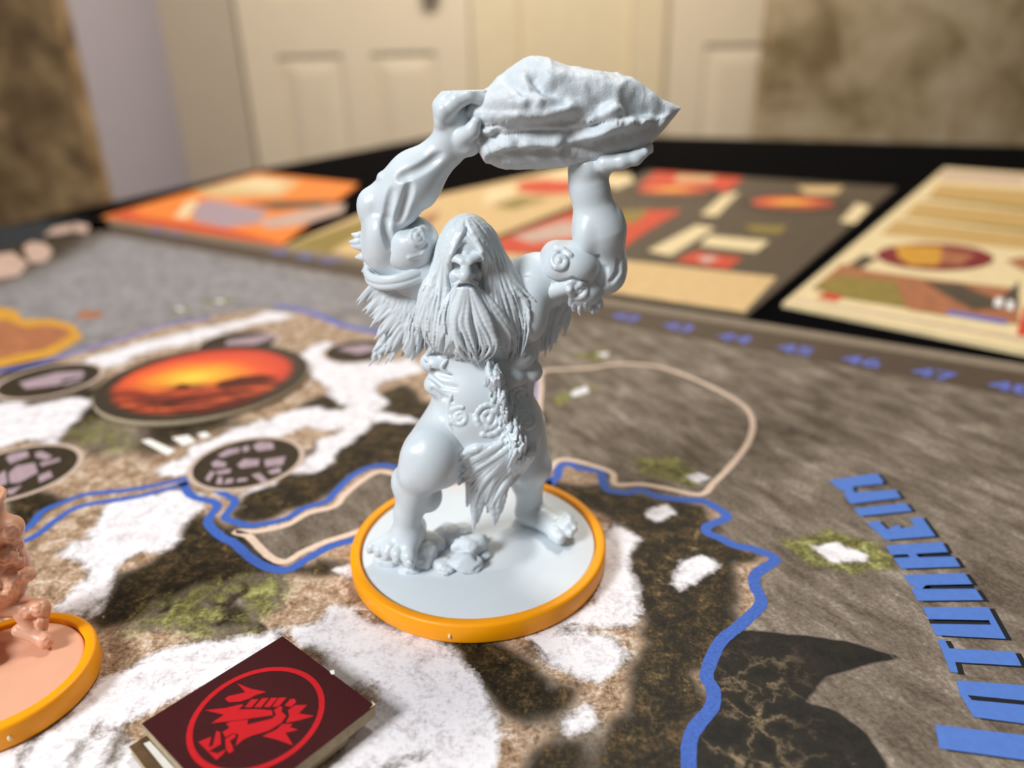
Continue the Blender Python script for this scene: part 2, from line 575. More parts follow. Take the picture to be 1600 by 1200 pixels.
# value noise for stones
def vnoise(P, f, seed=0):
    Q = P * f
    I = np.floor(Q).astype(np.int64)
    t = Q - I
    t = t * t * (3 - 2 * t)

    def hsh(i, j, k):
        n = (i * 374761393 + j * 668265263 + k * 2147483647 + seed * 1274126177) & 0xffffffff
        n = ((n ^ (n >> 13)) * 1274126177) & 0xffffffff
        return ((n ^ (n >> 16)) & 0xffff) / 65535.0
    r = 0
    for a in (0, 1):
        for b_ in (0, 1):
            for c in (0, 1):
                wgt = (t[:, 0] if a else 1 - t[:, 0]) * (t[:, 1] if b_ else 1 - t[:, 1]) * (t[:, 2] if c else 1 - t[:, 2])
                r = r + wgt * hsh(I[:, 0] + a, I[:, 1] + b_, I[:, 2] + c)
    return r * 2 - 1


def ragged(pts, amp, seed):
    """break a polygon's straight sides into an uneven natural outline"""
    out = []
    for i in range(len(pts)):
        a, b_ = np.array(pts[i]), np.array(pts[(i + 1) % len(pts)])
        n = max(1, min(24, int(np.linalg.norm(b_ - a) / 0.018)))
        for k in range(n): out.append(a + (b_ - a) * k / n)
    P = np.c_[np.array(out), np.full(len(out), seed * 3.7)]
    d = np.c_[vnoise(P, 9, 5) + .5 * vnoise(P, 26, 6), vnoise(P, 9, 7) + .5 * vnoise(P, 26, 8)]
    return np.array(out) + amp * d


def sdist(pts, P):
    """signed distance to a polygon, positive inside"""
    q = np.asarray(pts, float)
    n = len(q)
    d = np.full(len(P), 1e9)
    ins = np.zeros(len(P), bool)
    for i in range(n):
        a, b_ = q[i], q[(i + 1) % n]
        e = b_ - a
        w_ = P - a
        t = np.clip((w_ @ e) / (e @ e + 1e-12), 0, 1)
        r = w_ - t[:, None] * e
        d = np.minimum(d, (r ** 2).sum(1))
        c = ((a[1] <= P[:, 1]) & (b_[1] > P[:, 1])) | ((b_[1] <= P[:, 1]) & (a[1] > P[:, 1]))
        xc = a[0] + (P[:, 1] - a[1]) / (e[1] if abs(e[1]) > 1e-12 else 1e-12) * e[0]
        ins ^= c & (P[:, 0] < xc)
    return np.where(ins, 1, -1) * np.sqrt(d)


CATS = ('brown', 'dark', 'green', 'black', 'snow')
MASK = {k: np.zeros(len(P2), np.float32) for k in CATS + ('blue', 'crack')}


def paint(cat, pix, soft=0.03, amount=1.0, only=False, amp=None):
    pts = np.array(G2(pix))
    if amp is None: amp = min(0.035, 0.10 * math.sqrt(abs(np.cross(np.ptp(pts, 0), [1, 1]) * 0 + np.prod(np.ptp(pts, 0)))))
    if amp: pts = ragged(pts, amp, len(pix) % 7)
    lo, hi = pts.min(0) - soft * 2, pts.max(0) + soft * 2
    sel = np.nonzero((P2[:, 0] > lo[0]) & (P2[:, 0] < hi[0]) & (P2[:, 1] > lo[1]) & (P2[:, 1] < hi[1]))[0]
    if not len(sel): return
    a = np.clip(sdist(pts, P2[sel]) / soft * 0.5 + 0.5, 0, 1)
    a = a * a * (3 - 2 * a) * amount
    if not only and cat != 'blue' and cat != 'crack':
        for k in CATS: MASK[k][sel] *= (1 - a)
    if cat == 'sea': return
    MASK[cat][sel] = MASK[cat][sel] * (1 - a) + a


# sea tint of the far left bay
paint('blue', [(-60, 460), (60, 400), (170, 350), (430, 400), (600, 430), (640, 540), (480, 500), (330, 500), (-60, 600)], 0.5)
# land
paint('brown', [(-60, 592), (0, 580), (110, 553), (240, 510), (330, 494), (420, 482), (480, 490), (560, 520), (650, 530), (700, 560),
                (838, 590), (848, 700), (866, 735), (886, 726), (940, 740), (950, 768), (1002, 768), (1097, 784), (1134, 810), (1103, 830),
                (1210, 873), (1180, 900), (1188, 943), (1125, 1004), (1104, 1053), (1113, 1100), (1080, 1147), (1076, 1230), (1084, 1290), (1095, 1500), (1060, 1900), (-900, 1900), (-900, 780), (-200, 640)], 0.015, amp=0)
LAND_DARK = [
    [(470, 745), (485, 700), (540, 690), (600, 640), (660, 630), (850, 640), (850, 740), (640, 730), (600, 728), (545, 745), (510, 783), (447, 810), (370, 815), (365, 785)],
    [(150, 975), (180, 905), (250, 862), (300, 800), (330, 790), (360, 835), (420, 893), (500, 890), (560, 875), (555, 905), (455, 905), (330, 930), (225, 965), (165, 1000)],
    [(850, 745), (940, 762), (1090, 790), (1120, 835), (1200, 875), (1170, 900), (1182, 945), (1118, 1000), (1095, 1053), (1105, 1095), (1072, 1145), (1066, 1320), (870, 1320),
     (905, 1180), (960, 1090), (1020, 1020), (1005, 960), (990, 880), (985, 830), (950, 815), (900, 775)],
    [(690, 985), (760, 1005), (820, 1030), (865, 1065), (905, 1085), (880, 1120), (820, 1130), (770, 1100), (720, 1060)],
    [(800, 1210), (830, 1165), (880, 1140), (920, 1150), (900, 1250), (800, 1250)],
    [(90, 642), (130, 610), (170, 620), (165, 662), (120, 672)],
    [(20, 800), (0, 770), (60, 765), (110, 775), (70, 800), (30, 835), (-40, 850)],
    [(470, 635), (540, 605), (585, 620), (545, 640), (480, 660)],
    [(580, 620), (640, 600), (660, 640), (600, 645)],
]
for q in LAND_DARK: paint('dark', q, 0.05)
paint('dark', [(150, 690), (260, 640), (420, 660), (300, 690), (230, 720)], 0.10, 0.7)
paint('dark', [(-20, 560), (60, 560), (160, 590), (200, 640), (140, 700), (60, 700), (-20, 640)], 0.10, 0.75)
paint('green', [(120, 670), (170, 640), (220, 690), (170, 715)], 0.08, 0.6)
for q in [[(240, 945), (300, 915), (390, 905), (440, 915), (440, 945), (380, 985), (290, 1005), (225, 1000)], [(385, 900), (440, 905), (430, 935), (350, 950)],
          [(190, 990), (240, 975), (240, 1010), (195, 1020)]]:
    paint('green', q, 0.05, 0.9)
paint('dark', [(305, 935), (345, 920), (385, 905), (395, 915), (365, 940), (395, 960), (410, 985), (350, 990), (320, 975), (345, 950)], 0.022, 0.7)
for cx_, cy_, rx, ry in ((340, 936, 22, 10), (362, 922, 20, 10), (242, 948, 17, 9), (285, 974, 18, 9), (337, 964, 17, 9), (388, 985, 24, 10)):
    e_ = [(math.cos(t), math.sin(t) - 0.12 * math.cos(t)) for t in np.linspace(0, 2 * math.pi, 12, endpoint=False)]
    paint('dark', [(cx_ + 4 + (rx + 4) * a, cy_ + 1 + (ry + 3) * b_) for a, b_ in e_], 0.012, 0.85, amp=0.006)
    paint('green', [(cx_ + rx * .7 * a, cy_ + ry * .7 * b_) for a, b_ in e_], 0.012, 0.9, amp=0.006)
SNOWS = [
    ([(60, 872), (110, 850), (148, 845), (165, 805), (200, 778), (300, 762), (318, 785), (285, 815), (268, 845), (215, 872), (180, 895), (135, 950), (105, 940), (128, 905), (110, 885)], 0.03),
    ([(-200, 1260), (-30, 1185), (100, 1110), (165, 1062), (250, 1022), (330, 1008), (440, 992), (400, 1040), (220, 1130), (300, 1330), (-200, 1330)], 0.03),
    ([(470, 985), (530, 950), (560, 955), (600, 985), (680, 1008), (735, 1072), (782, 1130), (780, 1230), (700, 1330), (450, 1330), (590, 1110)], 0.028),
    ([(938, 840), (960, 820), (1012, 840), (1000, 868), (985, 890), (1000, 950), (985, 975), (950, 985), (900, 985), (860, 990), (940, 940)], 0.028),
    ([(820, 990), (900, 985), (960, 1000), (980, 1028), (935, 1060), (905, 1055), (870, 1040)], 0.03),
    ([(40, 590), (150, 556), (250, 528), (345, 508), (362, 518), (280, 540), (170, 572), (110, 588)], 0.05),
    ([(335, 512), (380, 496), (430, 485), (465, 490), (430, 502), (370, 512)], 0.04),
    ([(-60, 625), (60, 630), (110, 620), (135, 622), (115, 655), (90, 690), (40, 690), (-60, 715)], 0.035),
    ([(475, 565), (500, 535), (530, 540), (560, 548), (600, 575), (585, 600), (590, 640), (565, 690), (520, 715), (470, 745), (430, 765), (380, 770), (440, 745), (500, 700), (530, 668), (480, 672),
      (420, 690), (330, 715), (300, 735), (260, 750), (240, 742), (290, 705), (370, 670), (460, 645), (530, 640), (540, 620), (510, 600), (480, 590)], 0.03),
    ([(560, 570), (640, 560), (660, 575), (600, 600)], 0.04),
    ([(560, 645), (640, 650), (660, 660), (580, 660)], 0.02),
    ([(1052, 910), (1070, 875), (1100, 866), (1125, 885), (1095, 905), (1060, 922)], 0.02),
    ([(1012, 795), (1040, 786), (1058, 800), (1030, 815), (1010, 808)], 0.02),
    ([(590, 900), (545, 905), (520, 890), (552, 880)], 0.02),
    ([(880, 1120), (920, 1100), (930, 1130), (890, 1150)], 0.03),
]
for q, s in SNOWS: paint('snow', q, s)
# brown stone mottling inside the front snow field and dark cracks at the lower left
for q in [[(20, 1180), (70, 1130), (110, 1110), (115, 1120), (60, 1170), (30, 1220)], [(100, 1180), (150, 1130), (170, 1125), (130, 1180), (110, 1210)], [(150, 1200), (180, 1150), (200, 1150), (185, 1210)],
          [(590, 1190), (640, 1180), (680, 1165), (660, 1195), (600, 1215)]]:
    paint('dark', q, 0.016, 0.6)
for q in [[(150, 1000), (230, 985), (300, 1005), (220, 1030), (165, 1060), (150, 1040)], [(560, 1075), (585, 1060), (600, 1080), (595, 1100), (575, 1095)]]:
    paint('brown', q, 0.03, 0.8)
# small islands in the grey sea
for bq, sq in (([(1225, 845), (1290, 826), (1345, 838), (1400, 872), (1405, 888), (1340, 893), (1255, 885)], [(1272, 856), (1310, 848), (1355, 866), (1352, 876), (1300, 878)]),
               ([(855, 625), (880, 612), (920, 598), (935, 606), (900, 622), (870, 632)], [(892, 612), (918, 602), (922, 612), (896, 620)]),
               ([(900, 556), (945, 545), (958, 556), (930, 564), (905, 562)], [(930, 553), (950, 550), (946, 558)]),
               ([(985, 715), (1060, 712), (1110, 745), (1095, 762), (1050, 750), (1010, 735)], [(1072, 745), (1092, 740), (1112, 748), (1090, 755)]),
               ([(265, 480), (290, 478), (295, 486), (270, 488)], [(272, 481), (290, 480), (285, 486)]),
               ([(310, 470), (350, 466), (370, 470), (330, 478)], [(330, 470), (350, 468), (345, 473)])):
    paint('green', bq, 0.022, 0.9)
    paint('snow', sq, 0.014)
# grey rock inside the cream outlined inlet
paint('sea', [(615, 741), (593, 737), (570, 748), (539, 773), (523, 791), (482, 802), (449, 820), (406, 831), (370, 831), (390, 838), (406, 856), (424, 872), (446, 878), (473, 863), (509, 847), (550, 833), (640, 800), (640, 745)], 0.008, amp=0)
# black silhouettes in the front sea
paint('black', [(1112, 1008), (1160, 985), (1240, 992), (1320, 1002), (1408, 1026), (1345, 1042), (1290, 1060), (1258, 1098), (1300, 1108), (1355, 1145), (1385, 1190), (1420, 1330), (1070, 1330), (1085, 1150), (1116, 1098), (1107, 1052)], 0.02, amp=0.004)
paint('crack', [(1130, 1030), (1240, 1040), (1260, 1100), (1210, 1330), (1080, 1330), (1090, 1140), (1120, 1090)], 0.08)
# dark edge at the far left
paint('dark', [(-80, 480), (-60, 350), (170, 320), (190, 350), (150, 385), (60, 430)], 0.35, 0.75)

idx = np.arange(nu * nv).reshape(nu, nv)
F4 = np.c_[idx[:-1, :-1].ravel(), idx[:-1, 1:].ravel(), idx[1:, 1:].ravel(), idx[1:, :-1].ravel()]
# the sheet's edge folds down over the core: skirt of quads round the border
border = np.r_[idx[:, 0], idx[-1, 1:], idx[::-1, -1][1:], idx[0, ::-1][1:-1]]
V3 = np.c_[P2, np.zeros(len(P2))]
low_ = np.c_[P2[border], np.full(len(border), tz + 0.0005)]
k0 = len(V3)
bi = np.arange(len(border))
bj = (bi + 1) % len(border)
SK = np.c_[border[bi], border[bj], k0 + bj, k0 + bi]
me = np_mesh('map_sheet', np.vstack([V3, low_]), np.vstack([F4, SK]), False)
nrm = me.polygons[0].normal.z
if nrm < 0: me.flip_normals()
for k, arr in MASK.items():
    at = me.attributes.new(k, 'FLOAT', 'POINT')
    at.data.foreach_set('value', np.r_[arr, np.zeros(len(border), np.float32)].astype(np.float32))
M['map'] = board_mat()
link('map_sheet', me, M['map'], BOARD)

ZP = 0.0005   # prints lie this far above the sheet


def line(pix, width, mat, z=ZP, n=None, name='printed_border_line', wob=0.07):
    pts = [G(a, b)[:2] for a, b in pix]
    return ribbon(name, pts, width, z, mat, BOARD, n or len(pix) * 7, wob=wob)


COAST = [(856, 760), (866, 750), (872, 742), (873, 731), (887, 725), (907, 732), (938, 738), (942, 753), (951, 766), (980, 770), (1002, 766), (1025, 775), (1065, 781), (1097, 783), (1120, 794), (1136, 808),
         (1106, 822), (1106, 833), (1126, 841), (1147, 852), (1179, 859), (1211, 874), (1182, 896), (1179, 915), (1189, 943), (1155, 978), (1125, 1004), (1104, 1053), (1114, 1077), (1112, 1105),
         (1081, 1147), (1076, 1200), (1084, 1290), (1095, 1500), (1060, 1900)]
line(COAST, 0.0235, M['blue'])
line([(640, 738), (620, 731), (595, 727), (568, 734), (545, 748), (523, 770), (509, 784), (473, 795), (446, 811), (397, 821), (368, 816), (352, 807), (367, 783), (342, 768), (309, 746)], 0.0205, M['blue'])
line([(284, 753), (300, 775), (339, 788), (325, 815), (345, 838), (366, 849), (392, 872), (419, 887), (451, 890), (482, 872), (516, 854), (556, 842), (600, 825)], 0.0225, M['blue'])
line([(298, 746), (213, 764), (138, 772), (104, 783), (67, 799), (49, 820), (26, 833), (-30, 847)], 0.020, M['blue'])
line([(296, 754), (215, 776), (130, 790), (90, 811), (63, 832), (32, 848), (-30, 862)], 0.020, M['blue'])
line([(430, 478), (470, 484), (505, 496), (540, 510), (600, 520), (660, 526)], 0.035, M['blue_pale'])
line([(-40, 585), (40, 572), (110, 553), (190, 530), (260, 508), (330, 497)], 0.03, M['blue_pale'])
line([(842, 645), (845, 605), (850, 580), (915, 576), (965, 569), (1015, 571), (1052, 580), (1102, 600), (1152, 627), (1171, 645), (1176, 667), (1167, 695), (1140, 730), (1115, 755), (1094, 773),
      (1040, 763), (1002, 757), (962, 757), (958, 741), (940, 732), (897, 720), (872, 720), (858, 735)], 0.017, M['cream_line'], ZP * 1.6)
line([(838, 578), (842, 600), (838, 640), (846, 690), (852, 735), (858, 762)], 0.02, M['blue'])
line([(636, 737), (690, 728), (760, 745), (820, 742), (858, 760)], 0.024, M['blue'])
line([(640, 750), (615, 741), (593, 737), (570, 748), (539, 773), (523, 791), (482, 802), (449, 820), (406, 830), (368, 831), (388, 838), (406, 856), (424, 872), (446, 878), (473, 863), (509, 847), (550, 834), (600, 815)],
     0.018, M['cream_line'], ZP * 1.6)

# number track along the far edge


def bpt(u, v):
    return BO + u * bu + v * bv


def uv(px, py):
    p = G(px, py)[:2] - BO
    return p @ bu, p @ bv


film('printed_rim', [bpt(0.0, 0.005), bpt(7.58, 0.005), bpt(7.58, 0.10), bpt(0.0, 0.10)], ZP, M['rim'], BOARD)
tv0, tv1 = 0.10, 0.33
film('printed_track', [bpt(0.0, tv0), bpt(7.58, tv0), bpt(7.58, tv1), bpt(0.0, tv1)], ZP, M['track'], BOARD)


def text_mesh(s, size):
    cu = bpy.data.curves.new('txt', 'FONT')
    cu.body = s
    cu.size = size
    cu.align_x = 'CENTER'
    cu.align_y = 'CENTER'
    cu.offset = 0.004
    cu.resolution_u = 3
    o = bpy.data.objects.new('txt', cu)
    COL.objects.link(o)
    dg = bpy.context.evaluated_depsgraph_get()
    me_ = bpy.data.meshes.new_from_object(o.evaluated_get(dg))
    bpy.data.objects.remove(o)
    bpy.data.curves.remove(cu)
    return me_


for s, px, py in (('42', 977, 496), ('43', 1060, 511.6), ('44', 1147, 528.7), ('45', 1243, 546.6), ('46', 1346, 565), ('47', 1459, 585.6), ('48', 1582, 607),
                  ('37', 514, 408), ('36', 476, 402), ('35', 435, 395), ('31', 275, 366), ('30', 243, 360)):
    c = G(px, py)
    me = text_mesh(s, 0.135)
    me.transform(Matrix.Translation((c[0], c[1], ZP * 2)) @ Matrix.Rotation(BA, 4, 'Z') @ Matrix.Diagonal((0.95, 0.9, 1, 1)))
    link('printed_number', me, M['blue_pale'], BOARD)


# place name
def off(pts, base, s):
    return [(base[0] + x / s, base[1] + y / s) for x, y in pts]


LET = [
    off([(75, 155), (450, 100), (500, 160), (495, 182), (262, 205), (272, 248), (595, 230), (640, 292), (245, 340), (195, 272), (200, 235), (165, 232)], (1280, 720), 5),
    off([(272, 375), (672, 333), (726, 395), (312, 437)], (1280, 720), 5),
    off([(368, 490), (460, 470), (530, 537), (562, 532), (580, 512), (622, 505), (638, 528), (748, 518), (703, 460), (800, 440), (908, 592), (520, 622)], (1280, 720), 5),
    off([(520, 665), (960, 638), (1006, 716), (752, 730), (778, 757), (1050, 750), (1102, 830), (638, 846), (578, 763), (708, 757), (690, 733), (560, 738)], (1280, 720), 5),
    off([(658, 895), (1135, 880), (1196, 967), (832, 975), (802, 1005), (1220, 1003), (1282, 1092), (768, 1097), (722, 1012), (748, 986), (705, 968)], (1280, 720), 5),
    off([(280, 43), (757, 43), (884, 272), (378, 246), (340, 163), (776, 170), (762, 138), (326, 130)], (1380, 940), 4.615),
    off([(388, 273), (440, 275), (476, 340), (945, 365), (998, 468), (518, 440), (540, 517), (484, 510)], (1380, 940), 4.615),
    off([(530, 570), (1000, 605), (1150, 900), (652, 836), (548, 668), (604, 680), (636, 712), (1066, 752), (1046, 722), (606, 677), (546, 664)], (1380, 940), 4.615),
    off([(372, 890), (1055, 972), (1130, 1010), (1230, 1180), (1110, 1160), (405, 1062)], (1380, 940), 4.615),
]
oA, oB, oC, oD, oE, h1_, h2_, h3_, h4_ = off([(530, 570), (1060, 610), (1170, 905), (652, 836), (548, 668), (606, 678), (1052, 722), (1070, 754), (640, 714)], (1380, 940), 4.615)
O_FACES = [[oA, oB, h2_, h1_], [oB, oC, h3_, h2_], [oC, oD, h4_, h3_], [oD, oE, h1_, h4_], [oE, oA, h1_]]
LET.pop(7)
film('printed_letter', [np.array(G2(q)) for q in O_FACES], ZP * 2.4, M['letter_blue'], BOARD)
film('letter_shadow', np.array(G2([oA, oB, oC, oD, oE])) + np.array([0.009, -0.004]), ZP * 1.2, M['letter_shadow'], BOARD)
for q in (off([(326, 128), (764, 136), (778, 172), (340, 165)], (1380, 940), 4.615), off([(575, 742), (690, 732), (712, 758), (582, 766)], (1280, 720), 5), off([(748, 728), (1004, 714), (1052, 752), (776, 758)], (1280, 720), 5),
          off([(800, 1006), (834, 974), (1196, 966), (1222, 1004)], (1280, 720), 5)):
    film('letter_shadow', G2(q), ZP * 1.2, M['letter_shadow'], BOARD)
for q in LET:
    p = np.array(G2(q))
    film('printed_letter', p, ZP * 2.4, M['letter_blue'], BOARD)
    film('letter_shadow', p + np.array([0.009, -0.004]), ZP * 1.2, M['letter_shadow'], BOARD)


# printed village discs
def village(left, right, mid, blocks, rim='cream_far'):
    a, b_ = np.array(G(*left)[:2]), np.array(G(*right)[:2])
    c = np.array(G(*mid)[:2])
    r = np.linalg.norm(a - b_) / 2
    film('printed_disc', circle_pts(c, r), ZP * 1.3, M['disc_dark'], BOARD)
    ring_film('printed_disc_rim', c, r * 0.985, r * 1.10, ZP * 1.2, M[rim], BOARD)
    for q in blocks:
        film('printed_rune', G2(q), ZP * 1.7, M['mauve'], BOARD)


village((0, 598), (152, 584), (78, 594), [[(30, 598), (90, 582), (130, 580), (132, 588), (90, 602), (40, 608)], [(95, 595), (125, 588), (128, 594), (100, 603)]])
village((-75, 748), (122, 722), (22, 738), [off(q, (0, 540), 3.75) for q in (
    [(35, 660), (60, 635), (160, 618), (172, 650), (60, 695)], [(205, 630), (240, 618), (308, 650), (270, 672), (210, 655)], [(50, 750), (100, 705), (205, 688), (222, 745), (110, 805), (60, 808)],
    [(-10, 760), (30, 730), (45, 805), (-10, 835)], [(225, 765), (295, 735), (310, 770), (230, 805)], [(35, 850), (130, 820), (80, 870), (50, 875)], [(230, 690), (350, 660), (355, 675), (245, 710)])])
village((305, 729), (470, 713), (386, 722), [off(q, (280, 640), 4.444) for q in (
    [(265, 320), (340, 275), (420, 265), (420, 295), (300, 335)], [(435, 265), (480, 248), (490, 280), (450, 300)], [(510, 255), (560, 222), (650, 230), (660, 275), (545, 290)],
    [(590, 350), (740, 325), (720, 385), (600, 400)], [(220, 375), (260, 350), (330, 370), (320, 400), (240, 405)], [(400, 385), (450, 345), (560, 345), (550, 390), (430, 410)],
    [(180, 480), (220, 425), (250, 440), (205, 505)], [(255, 520), (270, 470), (300, 470), (300, 520)], [(310, 520), (330, 480), (380, 480), (370, 510)], [(395, 505), (410, 480), (480, 475), (465, 500)],
    [(500, 455), (560, 440), (620, 500), (580, 515)], [(610, 430), (700, 400), (710, 440), (640, 450)], [(250, 430), (360, 410), (355, 440), (270, 455)])])
village((312, 540), (432, 528), (372, 536), [[(355, 532), (420, 522), (440, 524), (400, 538), (350, 546)]])
village((512, 545), (610, 545), (560, 548), [[(525, 545), (570, 538), (600, 544), (560, 554)]])
# white strokes below the round token, green tree clumps, dark crack lines
for q in ([(220, 689), (234, 686), (274, 704), (262, 712)], [(268, 684), (294, 680), (306, 690), (286, 697)], [(308, 678), (322, 675), (330, 682), (316, 686)]):
    film('printed_stroke', G2(q), ZP * 1.5, M['white_print'], BOARD)
# prints at the far left corner: pale creatures on dark, a golden islet
film('printed_dark_corner', G2([(-60, 385), (-40, 362), (60, 345), (165, 342), (176, 358), (120, 364), (40, 380), (-40, 400)]), ZP, M['teal_dark'], BOARD)
for q in ([(68, 368), (84, 356), (112, 350), (112, 362), (92, 366)], [(114, 362), (116, 348), (140, 352), (136, 364)]):
    film('printed_patch', G2(q), ZP * 2, M['rose_grey'], BOARD)
for q in ([(36, 386), (48, 378), (70, 380), (83, 394), (70, 410), (46, 410)], [(-30, 420), (-8, 398), (20, 394), (44, 412), (30, 430), (-20, 440)]):
    film('printed_patch', G2(q), ZP * 2, M['rose_grey'], BOARD)
film('printed_islet_edge', G2([(-40, 478), (0, 480), (28, 486), (34, 499), (80, 498), (116, 508), (130, 527), (84, 556), (0, 574), (-40, 576)]), ZP, M['gold'], BOARD)
film('printed_islet', G2([(-40, 500), (10, 500), (40, 512), (78, 508), (106, 514), (112, 524), (70, 546), (0, 560), (-40, 562)]), ZP * 2, M['rust'], BOARD)
film('printed_islet', G2([(118, 492), (128, 486), (156, 486), (164, 491), (148, 498), (126, 498)]), ZP, M['rust'], BOARD)

# ------------------------------------------------------------------ sheets behind the board


def sheet(name, pix, label, cat, mat, z1=0.0, t=0.018):
    pts = G2(pix, z1)
    c = np.mean(pts, 0)
    root = empty(name, (c[0], c[1], tz), label, cat)
    slab('card_base', pts, max(z1 - t, tz), z1, mat, root)
    return root


def prints(root, items, z=0.0):
    for k, (mat, q) in enumerate(items):
        film('printed_area', G2(q, z), z + ZP * (1 + k * 0.35), M[mat], root)


def ell_pix(cx_, cy_, rx, ry, n=28, tilt=0.0):
    return [(cx_ + rx * math.cos(t), cy_ + ry * math.sin(t) + tilt * math.cos(t)) for t in np.linspace(0, 2 * math.pi, n, endpoint=False)]


ar = sheet('art_card', [(160, 338), (440, 383), (560, 287), (402, 270)], 'orange sunset picture card lying beyond the board at far left', 'card', M['orange_print'])
prints(ar, [('scarlet', [(168, 338), (210, 327), (330, 352), (440, 380), (436, 382)]), ('orange_print', [(200, 335), (300, 305), (410, 295), (556, 290), (440, 374), (330, 354)]),
            ('beige', [(300, 298), (402, 275), (470, 284), (440, 306), (340, 310)]), ('cream', [(340, 292), (405, 278), (448, 284), (430, 298)]),
            ('cream', [(272, 340), (290, 316), (310, 310), (306, 322), (292, 342)]), ('mauve', [(300, 345), (306, 322), (322, 312), (350, 316), (420, 330), (400, 350), (350, 356)]),
            ('umber', [(380, 318), (440, 314), (530, 312), (500, 324), (430, 328)]), ('rose_grey', [(400, 346), (470, 330), (540, 318), (536, 332), (470, 352), (420, 358)])])
sa = sheet('player_sheet', [(445, 384), (655, 413), (775, 369), (893, 322), (984, 273), (892, 260), (695, 303), (575, 330)], 'tan printed player sheet partly hidden behind the giant, left of the red sheet', 'player sheet', M['beige'])
prints(sa, [('olive', [(450, 384), (515, 394), (600, 345), (560, 345)]), ('rust', [(560, 385), (640, 345), (690, 330), (660, 370), (600, 395)]), ('cream', [(760, 298), (820, 286), (800, 305), (752, 322)]),
            ('scarlet', ell_pix(858, 292, 52, 12)), ('olive', [(770, 322), (812, 308), (860, 310), (800, 328)]), ('cream', [(830, 278), (890, 264), (930, 270), (880, 282)]),
            ('cream', [(940, 280), (985, 272), (990, 284), (960, 296)])])
sb = sheet('player_sheet', [(667, 415), (1166, 495), (1401, 293), (1012, 267), (897, 326), (778, 372)], 'dark printed player sheet with red panels and sunset ovals, right of the giant', 'player sheet', M['umber'])
prints(sb, [('beige', [(672, 414), (790, 396), (976, 407), (1214, 433), (1163, 488)]),
            ('scarlet', [(776, 376), (896, 330), (1066, 328), (1000, 368), (968, 392), (790, 396)]), ('rose_grey', [(800, 370), (880, 345), (940, 350), (930, 366), (830, 380)]),
            ('umber', [(905, 336), (975, 316), (960, 345), (915, 352)]), ('scarlet', [(995, 292), (1025, 268), (1162, 278), (1135, 300), (1090, 292)]), ('beige', [(1060, 274), (1120, 276), (1110, 284), (1052, 284)]),
            ('olive', [(970, 330), (1012, 326), (1000, 345), (968, 352)]), ('cream', [(1012, 392), (1048, 400), (1118, 356), (1088, 352)]), ('cream', [(1093, 384), (1108, 368), (1202, 377), (1181, 394)]),
            ('scarlet', [(1054, 408), (1087, 393), (1160, 404), (1135, 421)]), ('rose_grey', [(1088, 404), (1110, 399), (1124, 405), (1102, 412)]),
            ('cream', [(1094, 336), (1130, 305), (1156, 300), (1120, 338)]), ('cream', [(1312, 347), (1336, 350), (1360, 324), (1338, 318)]), ('beige', [(1244, 292), (1318, 292), (1306, 304), (1262, 304)]),
            ('olive', [(1160, 352), (1232, 354), (1216, 366), (1178, 364)])])
M['sunset_small'] = sunset_mat('small_sunset_print', (0.0, 0.1), 1.0)


def oval(cx_, cy_, half, root, z):
    a, b_ = G(cx_ - half, cy_, z), G(cx_ + half, cy_, z)
    c = G(cx_, cy_, z)
    r = np.linalg.norm(a - b_) / 2
    film('printed_oval_rim', circle_pts(c, r * 1.06), z + ZP * 7, M['disc_dark'], root)
    me_ = bpy.data.meshes.new('printed_oval')
    bm = bmesh.new()
    bm.faces.new([bm.verts.new((x, y, 0)) for x, y in circle_pts((0, 0), 1.0)])
    bm.to_mesh(me_)
    bm.free()
    o = link('printed_oval', me_, M['sunset_small'], root)
    o.matrix_parent_inverse = Matrix()
    o.location = Vector((c[0], c[1], z + ZP * 8)) - Vector(root.location)
    o.scale = (r, r, 1)


